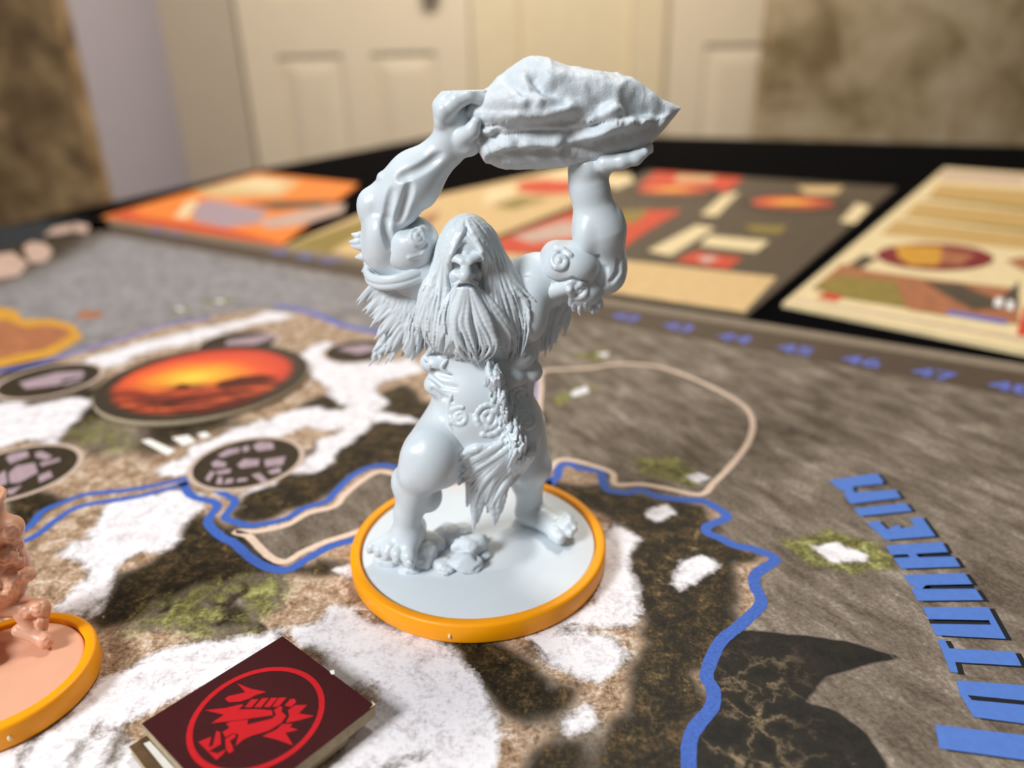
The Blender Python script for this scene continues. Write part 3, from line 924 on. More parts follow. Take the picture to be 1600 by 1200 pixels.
oval(1052, 298, 66, sb, 0.0)
oval(1238, 318, 76, sb, 0.0)
sc = sheet('reference_card', [(1222, 474), (1476, 262), (1700, 278), (1700, 570)], 'cream reference card with tan bars and a maroon oval at the far right', 'card', M['cream'])
prints(sc, [('rose_grey', [(1236, 468), (1474, 268), (1640, 280), (1640, 540)]), ('cream', [(1240, 466), (1470, 270), (1640, 284), (1640, 536)]),
            ('rose_grey', [(1466, 280), (1474, 268), (1600, 276), (1600, 288)]), ('tan_print', [(1450, 308), (1466, 288), (1640, 300), (1640, 328)]), ('tan_print', [(1412, 338), (1434, 316), (1640, 336), (1640, 362)]),
            ('tan_print', [(1376, 366), (1400, 344), (1640, 370), (1640, 394)]), ('olive', [(1440, 310), (1452, 308), (1640, 328), (1640, 334)]), ('olive', [(1404, 338), (1412, 338), (1640, 362), (1640, 368)]),
            ('umber', [(1350, 398), (1372, 404), (1340, 424), (1310, 424)]), ('rust', [(1268, 452), (1316, 412), (1360, 424), (1450, 436), (1592, 452), (1592, 508), (1480, 492)]),
            ('olive', [(1272, 448), (1310, 430), (1400, 440), (1416, 482), (1300, 464)]), ('umber', [(1440, 440), (1500, 444), (1560, 470), (1592, 440), (1592, 480), (1520, 486)]), ('rust', [(1420, 462), (1470, 458), (1480, 494), (1416, 484)]),
            ('crimson', ell_pix(1461, 402, 92, 21, tilt=3)), ('gold', [(1398, 384), (1470, 386), (1478, 400), (1464, 416), (1424, 416), (1404, 404)]), ('rust', [(1470, 390), (1524, 398), (1500, 416), (1470, 412)]),
            ('blue_pale', [(1478, 492), (1482, 486), (1574, 502), (1572, 508)]), ('scarlet', [(1274, 466), (1290, 458), (1320, 464), (1306, 472)]),
            ('white_print', [(1552, 478), (1556, 466), (1568, 468), (1564, 482)]), ('white_print', [(1572, 484), (1574, 470), (1584, 472), (1582, 486)]),
            ('scarlet', [(1588, 524), (1600, 480), (1660, 480), (1660, 536)]), ('rust', [(1572, 408), (1600, 402), (1640, 410), (1600, 424)])])

# ------------------------------------------------------------------ round sunset token
tc = np.array([-0.985, 1.03])
tok = empty('round_token', (tc[0], tc[1], 0.001), 'round cardboard token with a glowing orange sunset lying on the board', 'token')
M['sunset'] = sunset_mat('sunset_print', (-0.12, 0.05), 0.345)
lathe('token_core', [(0.0, 0.001), (0.345, 0.001), (0.348, 0.004), (0.348, 0.015), (0.345, 0.018), (0.0, 0.018)], M['core'], tok, tc, 96)
me = bpy.data.meshes.new('token_face')
bm = bmesh.new()
bm.faces.new([bm.verts.new((x, y, 0)) for x, y in circle_pts((0, 0), 0.345, 96)])
bm.to_mesh(me)
bm.free()
o = link('token_face', me, M['sunset'], tok)
o.matrix_parent_inverse = Matrix()
o.location = (0, 0, 0.0176)
o.rotation_euler = (0, 0, 0.12)
M['dune'] = plain('dark_red_brown_print', (92, 44, 32), 0.55, 0.25, 30)
for q in ([(332, 604), (346, 595), (376, 588), (410, 585), (436, 590), (410, 598), (376, 604), (350, 607)], [(272, 606), (280, 600), (292, 600), (300, 605), (288, 609)],
          [(212, 632), (260, 622), (330, 616), (400, 606), (330, 622), (262, 634)], [(236, 642), (300, 640), (370, 626), (420, 612), (380, 634), (310, 648)]):
    film('printed_dune', G2(q, 0.0194), 0.0194, M['dune'], tok)

# ------------------------------------------------------------------ square clan token on a brown card
TA, TB, TC = np.array([-0.506, -0.469]), np.array([-0.340, -0.285]), np.array([-0.149, -0.446])
TZ = 0.046
TD = TA + (TC - TB)
tk = empty('square_token', ((TA[0] + TC[0]) / 2, (TA[1] + TC[1]) / 2, 0.023), 'square maroon cardboard token with a red ring and fist emblem, nearest the camera', 'token')
slab('token_core', [TA, TB, TC, TD], 0.0232, TZ - 0.0012, M['core'], tk, 0.001)
slab('token_face', [TA, TB, TC, TD], TZ - 0.0013, TZ, M['maroon'], tk)
ctr = (TA + TC) / 2 + np.array([-0.002, -0.004])
ring_film('printed_ring', ctr, 0.0935, 0.1025, TZ + 0.0004, M['red'], tk, 96)


def e4(q):
    return G2(off(q, (200, 980), 4), TZ)


EMB = [
    [(680, 350), (768, 386), (865, 405), (792, 428), (762, 446), (700, 466), (630, 470), (606, 450), (625, 432), (735, 408)],
    [(480, 520), (615, 505), (710, 482), (722, 490), (690, 515), (800, 513), (900, 520), (905, 552), (740, 575), (640, 588), (520, 602), (600, 548)],
    [(728, 502), (772, 452), (818, 450), (772, 502)], [(788, 502), (838, 445), (880, 443), (832, 502)], [(848, 502), (895, 442), (935, 442), (888, 500)], [(902, 498), (942, 442), (992, 440), (950, 488), (925, 500)],
    [(978, 492), (1015, 450), (1040, 448), (1052, 468), (1020, 500)],
    [(912, 520), (946, 494), (966, 500), (960, 528), (990, 556), (956, 602), (880, 648), (770, 680), (720, 704), (700, 720), (672, 745), (692, 672), (660, 660), (610, 690), (590, 655), (636, 630), (612, 605), (640, 592), (752, 578), (745, 610), (900, 572), (925, 550)],
    [(1000, 520), (1045, 488), (1120, 486), (1068, 540), (1165, 556), (1060, 585), (985, 600), (1008, 556)],
    [(930, 640), (965, 606), (1030, 606), (1010, 625), (1064, 642), (985, 662), (1032, 740), (930, 704), (840, 682)],
    [(440, 718), (520, 685), (505, 750), (530, 742), (552, 650), (576, 655), (582, 732), (505, 776), (560, 790), (612, 765), (600, 790), (552, 832)],
    [(608, 700), (670, 660), (672, 690), (636, 712), (652, 740), (660, 775), (630, 790), (612, 760)],
]
for q in EMB: film('printed_fist', e4(q), TZ + 0.0004, M['red'], tk)
nk = G(518, 1051, TZ)
film('worn_nick', [nk[:2] + np.array(d) for d in ((-.004, .004), (.003, .006), (.006, -.003), (.002, -.005), (-.002, -.001))], TZ + 0.0005, M['white_print'], tk)
nk = G(586, 1101, TZ)
film('worn_nick', [nk[:2] + np.array(d) for d in ((-.007, .008), (.0005, .0), (-.007, -.008), (-.003, -.001))], TZ + 0.0005, M['cream'], tk)

BA_, = (np.array(G(202, 1166, 0.022)[:2]),)
BB_ = np.array(G(226, 1151, 0.022)[:2])
dB = (BB_ - BA_) / np.linalg.norm(BB_ - BA_)
nB = np.array([dB[1], -dB[0]])
bq = [BA_, BA_ + dB * 0.235, BA_ + dB * 0.235 + nB * 0.235, BA_ + nB * 0.235]
ut = empty('square_token', (*((bq[0] + bq[2]) / 2), 0.001), 'brown square token with a white patch peeking out under the maroon one', 'token')
slab('token_core', bq, 0.0012, 0.0208, M['core'], ut, 0.001)
slab('token_face', bq, 0.0207, 0.022, M['brown_face'], ut)
film('printed_patch', G2([(224, 1162), (234, 1158), (300, 1230), (280, 1230)], 0.022), 0.0224, M['white_print'], ut)

# ------------------------------------------------------------------ plastic base rings


def base_ring(c, ri, ro, h, label, nub):
    z0 = 0.002
    b_ = 0.006
    prof = [(ri, z0), (ro - b_, z0), (ro - b_ * .3, z0 + b_ * .3), (ro, z0 + b_), (ro, h - b_), (ro - b_ * .3, h - b_ * .3), (ro - b_, h), (ri + b_ * .5, h), (ri + .001, h - .001), (ri, h - b_ * .5)]
    r = empty('base_ring', (c[0], c[1], z0), label, 'base ring', 'orange base rings')
    lathe('ring_band', prof, M['orange'], r, c, 200)
    bm = bmesh.new()
    bmesh.ops.create_uvsphere(bm, u_segments=10, v_segments=8, radius=0.0035)
    for v in bm.verts: v.co.z *= 1.5
    bmesh.ops.translate(bm, verts=bm.verts, vec=nub)
    bm_obj('moulding_nub', bm, M['cream'], r, True)
    return r


an = math.atan2(-0.27, -0.045)
base_ring((0, 0), 0.2505, 0.271, 0.046, 'orange plastic ring clipped round the grey giant base', (0.271 * math.cos(an), 0.271 * math.sin(an), 0.020))
TCN = (-0.803, -0.349)
an = -0.95
base_ring(TCN, 0.1275, 0.1475, 0.046, 'orange plastic ring clipped round the tan figure base at left', (TCN[0] + .1475 * math.cos(an), TCN[1] + .1475 * math.sin(an), 0.022))


# ------------------------------------------------------------------ sculpting: distance fields on a grid, meshed with surface nets
class Field:
    def __init__(self, lo, hi, h):
        self.lo = np.array(lo, float)
        self.h = h
        self.n = np.ceil((np.array(hi) - self.lo) / h).astype(int) + 1
        self.a = np.full(self.n, 0.05, np.float32)
        self.ax = [(self.lo[i] + h * np.arange(self.n[i])).astype(np.float32) for i in range(3)]

    def reg(self, mn, mx):
        i0 = np.clip(np.floor((np.array(mn) - self.lo) / self.h).astype(int), 0, self.n - 1)
        i1 = np.clip(np.ceil((np.array(mx) - self.lo) / self.h).astype(int) + 1, 0, self.n)
        if (i1 <= i0).any(): return None
        sl = tuple(slice(a, b_) for a, b_ in zip(i0, i1))
        x = self.ax[0][sl[0]][:, None, None]
        y = self.ax[1][sl[1]][None, :, None]
        z = self.ax[2][sl[2]][None, None, :]
        return sl, x, y, z

    def put(self, sl, d, k, sub):
        a = self.a[sl]
        if sub:
            if k > 0:
                hh = np.maximum(k - np.abs(a + d), 0) / k
                self.a[sl] = np.maximum(a, -d) + hh * hh * k * 0.25
            else:
                self.a[sl] = np.maximum(a, -d)
        else:
            if k > 0:
                hh = np.maximum(k - np.abs(a - d), 0) / k
                self.a[sl] = np.minimum(a, d) - hh * hh * k * 0.25
            else:
                self.a[sl] = np.minimum(a, d)

    def cap(self, p, q, r1, r2, k=0.0, sub=False):
        p = np.asarray(p, float)
        q = np.asarray(q, float)
        pad = max(r1, r2) + k + 3 * self.h
        g = self.reg(np.minimum(p, q) - pad, np.maximum(p, q) + pad)
        if g is None: return
        sl, x, y, z = g
        b_ = q - p
        L = float(b_ @ b_) + 1e-12
        X, Y, Z = x - p[0], y - p[1], z - p[2]
        t = np.clip((X * b_[0] + Y * b_[1] + Z * b_[2]) / L, 0, 1).astype(np.float32)
        d = np.sqrt((X - t * b_[0]) ** 2 + (Y - t * b_[1]) ** 2 + (Z - t * b_[2]) ** 2) - (r1 + (r2 - r1) * t)
        self.put(sl, d.astype(np.float32), k, sub)

    def ell(self, c, r, k=0.0, sub=False, rot=None):
        c = np.asarray(c, float)
        r = np.asarray(r, float)
        pad = (r.max() if rot is not None else r) + k + 3 * self.h
        g = self.reg(c - pad, c + pad)
        if g is None: return
        sl, x, y, z = g
        X, Y, Z = x - c[0], y - c[1], z - c[2]
        if rot is not None:
            R = np.array(rot.to_3x3().inverted())
            X, Y, Z = (R[0, 0] * X + R[0, 1] * Y + R[0, 2] * Z, R[1, 0] * X + R[1, 1] * Y + R[1, 2] * Z, R[2, 0] * X + R[2, 1] * Y + R[2, 2] * Z)
        k0_ = np.sqrt((X / r[0]) ** 2 + (Y / r[1]) ** 2 + (Z / r[2]) ** 2)
        k1 = np.sqrt((X / r[0] ** 2) ** 2 + (Y / r[1] ** 2) ** 2 + (Z / r[2] ** 2) ** 2) + 1e-6
        d = np.maximum(k0_ * (k0_ - 1) / k1, (k0_ - 1) * r.min())
        self.put(sl, d.astype(np.float32), k, sub)

    def chain(self, pts, r, k=0.0, sub=False):
        for i in range(len(pts) - 1):
            self.cap(pts[i], pts[i + 1], r[i], r[i + 1], k, sub)

    def strand(self, ctrl, r0, r1, n=8, k=0.002, belly=1.0):
        p = catmull(ctrl, n)
        t = np.linspace(0, 1, n)
        r = (r0 + (r1 - r0) * t ** 1.4) * (0.55 + 0.45 * np.minimum(1, t * 4)) * (1 + (belly - 1) * np.sin(np.pi * t))
        self.chain(p, r, k)

    def sample(self, P):
        i = np.rint((P - self.lo) / self.h).astype(int)
        ok = ((i >= 0) & (i < self.n)).all(1)
        i = np.clip(i, 0, self.n - 1)
        v = self.a[i[:, 0], i[:, 1], i[:, 2]].copy()
        v[~ok] = 0.05
        return v

    def mesh(self, name):
        a = self.a
        a[0], a[-1] = 0.05, 0.05
        a[:, 0], a[:, -1], a[:, :, 0], a[:, :, -1] = 0.05, 0.05, 0.05, 0.05
        s = a < 0
        cnt = np.zeros(self.n - 1, np.int8)
        for i in (0, 1):
            for j in (0, 1):
                for k in (0, 1):
                    cnt += s[i:self.n[0] - 1 + i, j:self.n[1] - 1 + j, k:self.n[2] - 1 + k]
        act = (cnt > 0) & (cnt < 8)
        I = np.array(np.nonzero(act)).T
        idm = np.full(act.shape, -1, np.int32)
        idm[I[:, 0], I[:, 1], I[:, 2]] = np.arange(len(I))
        corners = np.array([(i, j, k) for i in (0, 1) for j in (0, 1) for k in (0, 1)])
        val = np.stack([a[I[:, 0] + c[0], I[:, 1] + c[1], I[:, 2] + c[2]] for c in corners], 1)
        acc = np.zeros((len(I), 3), np.float32)
        num = np.zeros(len(I), np.float32)
        for p in range(8):
            for q in range(p + 1, 8):
                if np.abs(corners[p] - corners[q]).sum() != 1: continue
                va, vb = val[:, p], val[:, q]
                m = (va < 0) != (vb < 0)
                t = np.where(m, va / np.where(m, va - vb, 1), 0)[:, None]
                acc += np.where(m[:, None], corners[p] + t * (corners[q] - corners[p]), 0)
                num += m
        v = self.lo + self.h * (I + acc / num[:, None])
        quads = []
        for ax in range(3):
            lo_ = [slice(1, -1)] * 3
            lo_[ax] = slice(0, -1)
            hi_ = [slice(1, -1)] * 3
            hi_[ax] = slice(1, None)
            s0, s1 = s[tuple(lo_)], s[tuple(hi_)]
            E = np.array(np.nonzero(s0 != s1)).T
            flip = s0[E[:, 0], E[:, 1], E[:, 2]]
            base = E.copy()
            b1, b2 = [(1, 2), (2, 0), (0, 1)][ax]
            base[:, b1] += 1
            base[:, b2] += 1
            q = []
            for d1_, d2_ in ((-1, -1), (0, -1), (0, 0), (-1, 0)):
                c = base.copy()
                c[:, b1] += d1_
                c[:, b2] += d2_
                q.append(idm[c[:, 0], c[:, 1], c[:, 2]])
            q = np.stack(q, 1)
            q[~flip] = q[~flip][:, ::-1]
            quads.append(q)
        return np_mesh(name, v, np.vstack(quads))


YS = np.linspace(-0.30, 0.25, 320)


def surf(fields, px, py, default, lift=0.0):
    """first surface point met by the view through (px,py) - used to seat reliefs on what is already sculpted"""
    d = ray(px, py)
    P = CAM + d[None] * ((YS - CAM[1]) / d[1])[:, None]
    s = np.min([f.sample(P) for f in fields], 0)
    w_ = np.nonzero(s < 0)[0]
    y = YS[w_[0]] if len(w_) else default
    return W(px, py, y - lift)


PX = 0.00125


def spiral(F, fields, cx_, cy_, rad, turns, th, start, sgn=1, default=-0.1, tail=None, squash=1.0, lift=0.0, k=0.003):
    pts = []
    n = int(16 * turns)
    for i in range(n + 1):
        t = i / n
        a = start + sgn * t * turns * 2 * math.pi
        r = rad * (0.12 + 0.88 * t)
        pts.append((cx_ + r * math.cos(a) * squash, cy_ + r * math.sin(a)))
    if tail: pts += tail
    W3 = [surf(fields, x, y, default, lift) for x, y in pts]
    F.chain(W3, [th] * len(W3), k)


# ---- body of the giant
BODY = Field((-0.27, -0.20, 0.04), (0.33, 0.19, 0.935), 0.0018)
B = BODY
# trunk
B.ell(W(758, 655, 0.02), (0.092, 0.085, 0.075))
B.ell(W(755, 600, 0.02), (0.100, 0.082, 0.085), 0.05)
B.ell(W(755, 525, 0.025), (0.112, 0.088, 0.105), 0.05)
B.ell(W(752, 455, 0.035), (0.118, 0.075, 0.065), 0.05)
B.ell(W(745, 618, -0.02), (0.078, 0.065, 0.07), 0.03)      # paunch
# breasts, ribs and belly folds
B.ell(W(826, 492, -0.035), (0.036, 0.034, 0.052), 0.012)
B.ell(W(700, 505, -0.035), (0.045, 0.034, 0.050), 0.012)
B.ell(W(812, 555, -0.04), (0.030, 0.026, 0.026), 0.010)
B.ell(W(830, 580, -0.02), (0.022, 0.026, 0.022), 0.010)
B.ell(W(800, 590, -0.045), (0.026, 0.022, 0.020), 0.010)
B.ell(W(684, 565, -0.02), (0.034, 0.03, 0.022), 0.010)
B.ell(W(690, 600, -0.03), (0.034, 0.03, 0.024), 0.012)
for pts in ([(664, 558), (680, 580), (705, 588)], [(668, 585), (690, 602), (712, 606)], [(676, 610), (692, 622), (706, 626)]):
    B.chain([surf([B], x, y, -0.03, 0.0) for x, y in pts], [0.0035] * 3, 0.006, True)
# neck and shoulders
B.cap(W(735, 470, 0.01), W(728, 430, -0.03), 0.055, 0.045, 0.03)
B.ell(W(838, 440, 0.015), (0.050, 0.055, 0.052), 0.03)
B.ell(W(662, 425, 0.015), (0.055, 0.055, 0.055), 0.03)
# head
B.ell(W(728, 414, -0.036), (0.033, 0.046, 0.046), 0.012)
B.cap(W(727, 440, -0.062), W(728, 450, -0.066), 0.024, 0.020, 0.015)
B.cap(W(708, 402, -0.082), W(723, 410, -0.093), 0.0090, 0.0105, 0.004)
B.cap(W(751, 399, -0.081), W(734, 409, -0.093), 0.0090, 0.0105, 0.004)
for x, y in ((717, 392), (727, 389), (738, 391), (728, 400)):
    B.ell(surf([B], x, y, -0.08, -0.001), (0.006, 0.004, 0.005), 0.003)
B.ell(W(714, 417, -0.090), (0.0115, 0.016, 0.0085), 0.003, True)
B.ell(W(742, 416, -0.090), (0.0115, 0.016, 0.0085), 0.003, True)
B.ell(W(715, 417, -0.0735), (0.006, 0.005, 0.005), 0.001)
B.ell(W(741, 416, -0.0735), (0.006, 0.005, 0.005), 0.001)
B.ell(W(728, 392, -0.068), (0.022, 0.014, 0.022), 0.008)
B.cap(W(728, 410, -0.090), W(727, 431, -0.107), 0.0070, 0.0120, 0.003)
B.ell(W(719, 431, -0.092), (0.0075, 0.0075, 0.0065), 0.004)
B.ell(W(736, 431, -0.092), (0.0075, 0.0075, 0.0065), 0.004)
B.ell(W(711, 430, -0.074), (0.010, 0.011, 0.011), 0.006)
B.ell(W(745, 428, -0.074), (0.010, 0.011, 0.011), 0.006)
B.cap(W(713, 442, -0.095), W(743, 441, -0.095), 0.0055, 0.0055, 0.002, True)
B.cap(W(717, 448.5, -0.086), W(739, 448, -0.086), 0.006, 0.006, 0.003)
B.cap(W(727, 437, -0.098), W(709, 445, -0.088), 0.005, 0.003, 0.002)
B.cap(W(728, 437, -0.098), W(746, 444, -0.088), 0.005, 0.003, 0.002)
# arm on the left of the picture
B.cap(W(655, 418, 0.015), W(612, 385, 0.012), 0.056, 0.052, 0.03)
B.cap(W(612, 385, 0.012), W(594, 335, 0.012), 0.050, 0.036, 0.02)
B.ell(W(598, 372, -0.022), (0.030, 0.03, 0.045), 0.012)
B.cap(W(590, 322, 0.006), W(645, 285, 0.0), 0.034, 0.046, 0.015)
B.cap(W(645, 285, 0.0), W(702, 226, -0.004), 0.045, 0.029, 0.02)
B.ell(W(581, 318, 0.005), (0.023, 0.030, 0.026), 0.010)     # elbow point
B.ell(W(625, 318, -0.018), (0.036, 0.030, 0.040), 0.012)    # forearm belly
B.ell(W(655, 262, 0.0), (0.042, 0.034, 0.030), 0.012)
for pts in ([(612, 300), (606, 330), (604, 360), (612, 385)], [(640, 290), (632, 320), (622, 346)], [(625, 278), (660, 262), (690, 240)]):
    B.chain([surf([B], x, y, -0.02, 0.0014) for x, y in catmull(pts, 12)], [0.0034] * 12, 0.010, True)
for x, y in ((600, 276), (612, 271), (626, 262), (640, 254), (655, 246)):
    B.ell(W(x, y, 0.0), (0.012, 0.022, 0.009), 0.006)
# hand on the left of the picture, closed over the end of the boulder
B.cap(W(702, 228, -0.004), W(712, 208, -0.006), 0.029, 0.026, 0.015)
B.cap(W(703, 212, -0.014), W(697, 177, -0.020), 0.026, 0.022, 0.012)
B.cap(W(703, 210, 0.014), W(697, 176, 0.018), 0.024, 0.022, 0.012)
B.chain([W(690, 190, -.034), W(694, 172, -.044)], [.012, .013], .008)
B.ell(W(731, 222, -0.020), (0.024, 0.024, 0.024), 0.012)
B.ell(W(716, 189, 0.0), (0.026, 0.038, 0.036), 0.010)
for k1_, k2_, k3_, tip, y0 in (((694, 176), (714, 157), (735, 147), (751, 155), -0.046), ((689, 166), (707, 147), (732, 141), (752, 143), -0.019), ((690, 164), (706, 144), (731, 139), (752, 141), 0.007), ((694, 166), (709, 147), (733, 142), (750, 146), 0.030)):
    B.chain([W(*k1_, y0 + .006), W(*k2_, y0), W(*k3_, y0 - .002), W(*tip, y0)], [0.0150, 0.0135, 0.0125, 0.0100], 0.0025)
B.chain([W(722, 216, -0.034), W(738, 204, -0.048), W(744, 190, -0.052)], [0.015, 0.0125, 0.009], 0.006)
# arm on the right of the picture
B.cap(W(845, 440, 0.015), W(940, 425, 0.012), 0.046, 0.038, 0.02)
B.ell(W(950, 432, 0.012), (0.030, 0.034, 0.030), 0.012)
B.ell(W(962, 412, 0.014), (0.018, 0.026, 0.028), 0.008)
B.cap(W(945, 418, 0.010), W(936, 362, 0.006), 0.034, 0.044, 0.02)
B.cap(W(936, 362, 0.006), W(920, 292, 0.002), 0.043, 0.031, 0.025)
B.cap(W(920, 292, 0.002), W(918, 266, 0.0), 0.031, 0.0305, 0.02)
B.ell(W(960, 352, 0.01), (0.014, 0.026, 0.034), 0.012)
B.ell(W(915, 372, -0.018), (0.020, 0.024, 0.036), 0.012)
for pts in ([(934, 402), (945, 420), (944, 445)], [(955, 440), (966, 425), (968, 405)]):
    B.chain([surf([B], x, y, 0.0) for x, y in pts], [0.004] * 3, 0.006, True)
# hand on the right of the picture, open under the boulder
B.cap(W(916, 264, 0.0), W(940, 256, 0.0), 0.029, 0.022, 0.012)
B.cap(W(920, 260, -0.018), W(955, 250, -0.018), 0.020, 0.016, 0.012)
B.cap(W(920, 260, 0.025), W(955, 250, 0.025), 0.020, 0.016, 0.012)
for y0, x1_, y1_ in ((-0.046, 1004, 238), (-0.018, 1013, 231), (0.010, 1014, 229), (0.036, 1008, 231)):
    B.chain([W(945, 256, y0 * .8), W(972, 252, y0), W(993, 244 + (y1_ - 232) * .5, y0), W(x1_ + 2, y1_ + 1, y0)], [0.0155, 0.0125, 0.0115, 0.0085], 0.005)
B.chain([W(912, 262, 0.02), W(900, 256, 0.046), W(903, 246, 0.066)], [0.014, 0.0115, 0.009], 0.006)
# leg on the left of the picture, bent towards the viewer
B.cap(W(712, 668, 0.01), W(676, 706, -0.075), 0.070, 0.056, 0.03)
B.ell(W(668, 728, -0.085), (0.054, 0.048, 0.052), 0.02)
B.ell(W(698, 728, -0.060), (0.030, 0.040, 0.040), 0.02)
B.ell(W(650, 708, -0.098), (0.022, 0.020, 0.022), 0.012)
B.ell(W(626, 752, -0.062), (0.018, 0.024, 0.028), 0.012)
B.ell(W(645, 745, -0.105), (0.020, 0.018, 0.020), 0.012)
B.cap(W(652, 745, -0.076), W(638, 798, -0.062), 0.038, 0.027, 0.02)
B.ell(W(668, 775, -0.045), (0.030, 0.032, 0.034), 0.014)
B.cap(W(638, 800, -0.062), W(636, 826, -0.060), 0.027, 0.029, 0.012)
# its foot, toes over the rubble
B.cap(W(640, 832, -0.055), W(612, 856, -0.085), 0.028, 0.020, 0.016)
B.cap(W(640, 832, -0.060), W(638, 862, -0.095), 0.027, 0.018, 0.014)
B.cap(W(630, 838, -0.052), W(592, 854, -0.070), 0.024, 0.016, 0.014)
B.cap(W(648, 822, -0.035), W(650, 836, -0.035), 0.024, 0.022, 0.012)
for a, m_, t, r in (((637, 858, -.092), (639, 870, -.108), (640, 879, -.114), .0135), ((622, 856, -.092), (621, 866, -.104), (620, 874, -.108), .0105), ((609, 855, -.086), (606, 863, -.097), (604, 870, -.1), .0100),
                    ((597, 853, -.078), (593, 860, -.088), (591, 865, -.091), .0095), ((586, 851, -.070), (581, 855, -.078), (578, 859, -.08), .0090)):
    B.chain([W(*a), W(*m_), W(*t)], [r, r * 1.08, r * .9], 0.004)
    B.ell(W(t[0], t[1] + 1, t[2] - r * .75), (r * .5, r * .25, r * .42), 0.001)
# leg on the right of the picture, planted behind
B.cap(W(808, 668, 0.03), W(828, 722, 0.03), 0.060, 0.042, 0.03)
B.ell(W(834, 726, 0.02), (0.034, 0.036, 0.036), 0.015)
B.cap(W(828, 730, 0.035), W(827, 778, 0.062), 0.038, 0.026, 0.02)
B.ell(W(818, 752, 0.055), (0.028, 0.030, 0.034), 0.015)
B.cap(W(827, 778, 0.062), W(826, 800, 0.066), 0.026, 0.028, 0.014)
B.cap(W(826, 800, 0.066), W(862, 822, 0.012), 0.027, 0.021, 0.016)
B.cap(W(832, 800, 0.060), W(872, 815, 0.022), 0.024, 0.018, 0.014)
for a, m_, t, r in (((858, 824, .008), (868, 834, -.018), (874, 841, -.030), .0150), ((868, 819, .012), (882, 826, -.010), (890, 833, -.02), .0115), ((874, 813, .02), (888, 819, .0), (896, 826, -.008), .0105),
                    ((876, 808, .03), (888, 812, .014), (896, 818, .008), .0095), ((874, 803, .04), (884, 806, .028), (891, 810, .024), .0085)):
    B.chain([W(*a), W(*m_), W(*t)], [r, r * 1.05, r * .9], 0.004)
    B.ell(W(t[0] + 1, t[1] + 1, t[2] - r * .75), (r * .5, r * .3, r * .42), 0.001)
# tattoo reliefs on the breast
spiral(B, [B], 815, 486, 11, 1.3, 0.0028, 2.2, 1, -0.07, [(806, 500), (812, 520), (820, 530)], lift=-0.0005, k=0.002)

def family(F, fields, g0, g1, num, r, lift, seat=0.5, jit=3.0, r1=.0014, n=18, k=.0009, vary=.0028):
    g0, g1 = np.array(g0, float), np.array(g1, float)
    m = len(g0)
    A, Bq = catmull(g0, 33), catmull(g1, 33)
    for i in range(num):
        t = (i + random.random()) / num
        g = A * (1 - t) + Bq * t
        ph, am, fr = random.uniform(0, 6), random.uniform(.2, 1), random.uniform(3, 6)
        end = random.uniform(.82, 1.0)
        us = np.sort(np.r_[0, np.array([random.uniform(-.05, .05) + j / (m + 1) for j in range(1, m + 1)]), 1]) * end
        lf = lift + random.uniform(-1, 1) * vary
        c = []
        for u in us:
            q = g[int(round(u * 32))]
            x = q[0] + jit * am * math.sin(ph + fr * u) * min(1, u * 2.5)
            y = q[1]
            p = surf(fields, x, y, q[2], lf)
            c.append(W(x, y, p[1] * seat + (q[2] - lf) * (1 - seat)))
        F.strand(c, random.uniform(.65, 1.35) * r, r1, n, k)


# ---- loincloth with raised spirals
CLOTH = Field((-0.10, -0.17, 0.03), (0.17, 0.14, 0.54), 0.0016)
Cg = CLOTH
Cg.ell(W(768, 652, 0.0), (0.096, 0.088, 0.082))
Cg.ell(W(738, 652, -0.03), (0.066, 0.064, 0.066), 0.02)
Cg.ell(W(800, 668, -0.02), (0.060, 0.066, 0.072), 0.02)
Cg.cap(W(770, 690, -0.035), W(765, 745, -0.03), 0.060, 0.036, 0.03)
Cg.cap(W(765, 745, -0.03), W(752, 780, -0.03), 0.034, 0.016, 0.02)
Cg.cap(W(800, 700, 0.0), W(790, 735, 0.0), 0.045, 0.030, 0.03)
Cg.ell(W(700, 590, -0.06), (0.07, 0.09, 0.050), 0.02, True)
spiral(Cg, [Cg, B], 719, 651, 16, 1.7, 0.0042, 0.6, 1, -0.1, [(707, 640), (702, 628), (706, 618)])
spiral(Cg, [Cg, B], 763, 653, 27, 2.3, 0.0050, 0.0, 1, -0.1, [(776, 630), (768, 620)])
spiral(Cg, [Cg, B], 814, 618, 14, 1.6, 0.0044, 1.0, -1, -0.1)
spiral(Cg, [Cg, B], 822, 656, 17, 1.8, 0.0046, 2.4, -1, -0.1, [(806, 672), (800, 690)])
spiral(Cg, [Cg], 792, 690, 12, 1.4, 0.0034, 3.0, 1, -0.1)
Cg.chain([surf([Cg], x, y, -0.08, 0) for x, y in ((700, 632), (703, 660), (711, 690), (722, 712))], [0.0045] * 4, 0.004)
# fringe: locks sweep down to the left and hang in points
for x0_, y0_, x1_, y1_, r in ((742, 745, 740, 826, .012), (752, 750, 746, 815, .011), (735, 735, 730, 790, .010), (770, 750, 762, 800, .011), (778, 742, 776, 815, .011), (786, 738, 783, 800, .010), (795, 730, 776, 790, .010), (728, 725, 716, 755, .010),
                              (758, 752, 752, 795, .011), (764, 745, 772, 820, .010), (745, 740, 737, 800, .010), (722, 700, 712, 700, .008), (720, 690, 710, 712, .008)):
    p0 = W(x0_, y0_, -0.055)
    p1 = W((x0_ + x1_) / 2 + 2, (y0_ + y1_) / 2, -0.060)
    p2 = W(x1_, y1_, -0.052)
    Cg.strand([p0, p1, p2], r, .003, 8, 0.003, 1.2)
CB = copy.copy(Cg)
CB.a = Cg.a.copy()
GA = [(752, 698, -.1), (738, 702, -.1), (724, 706, -.095), (710, 714, -.085)]
GM = [(808, 688, -.08), (780, 710, -.085), (746, 736, -.085), (718, 760, -.075)]
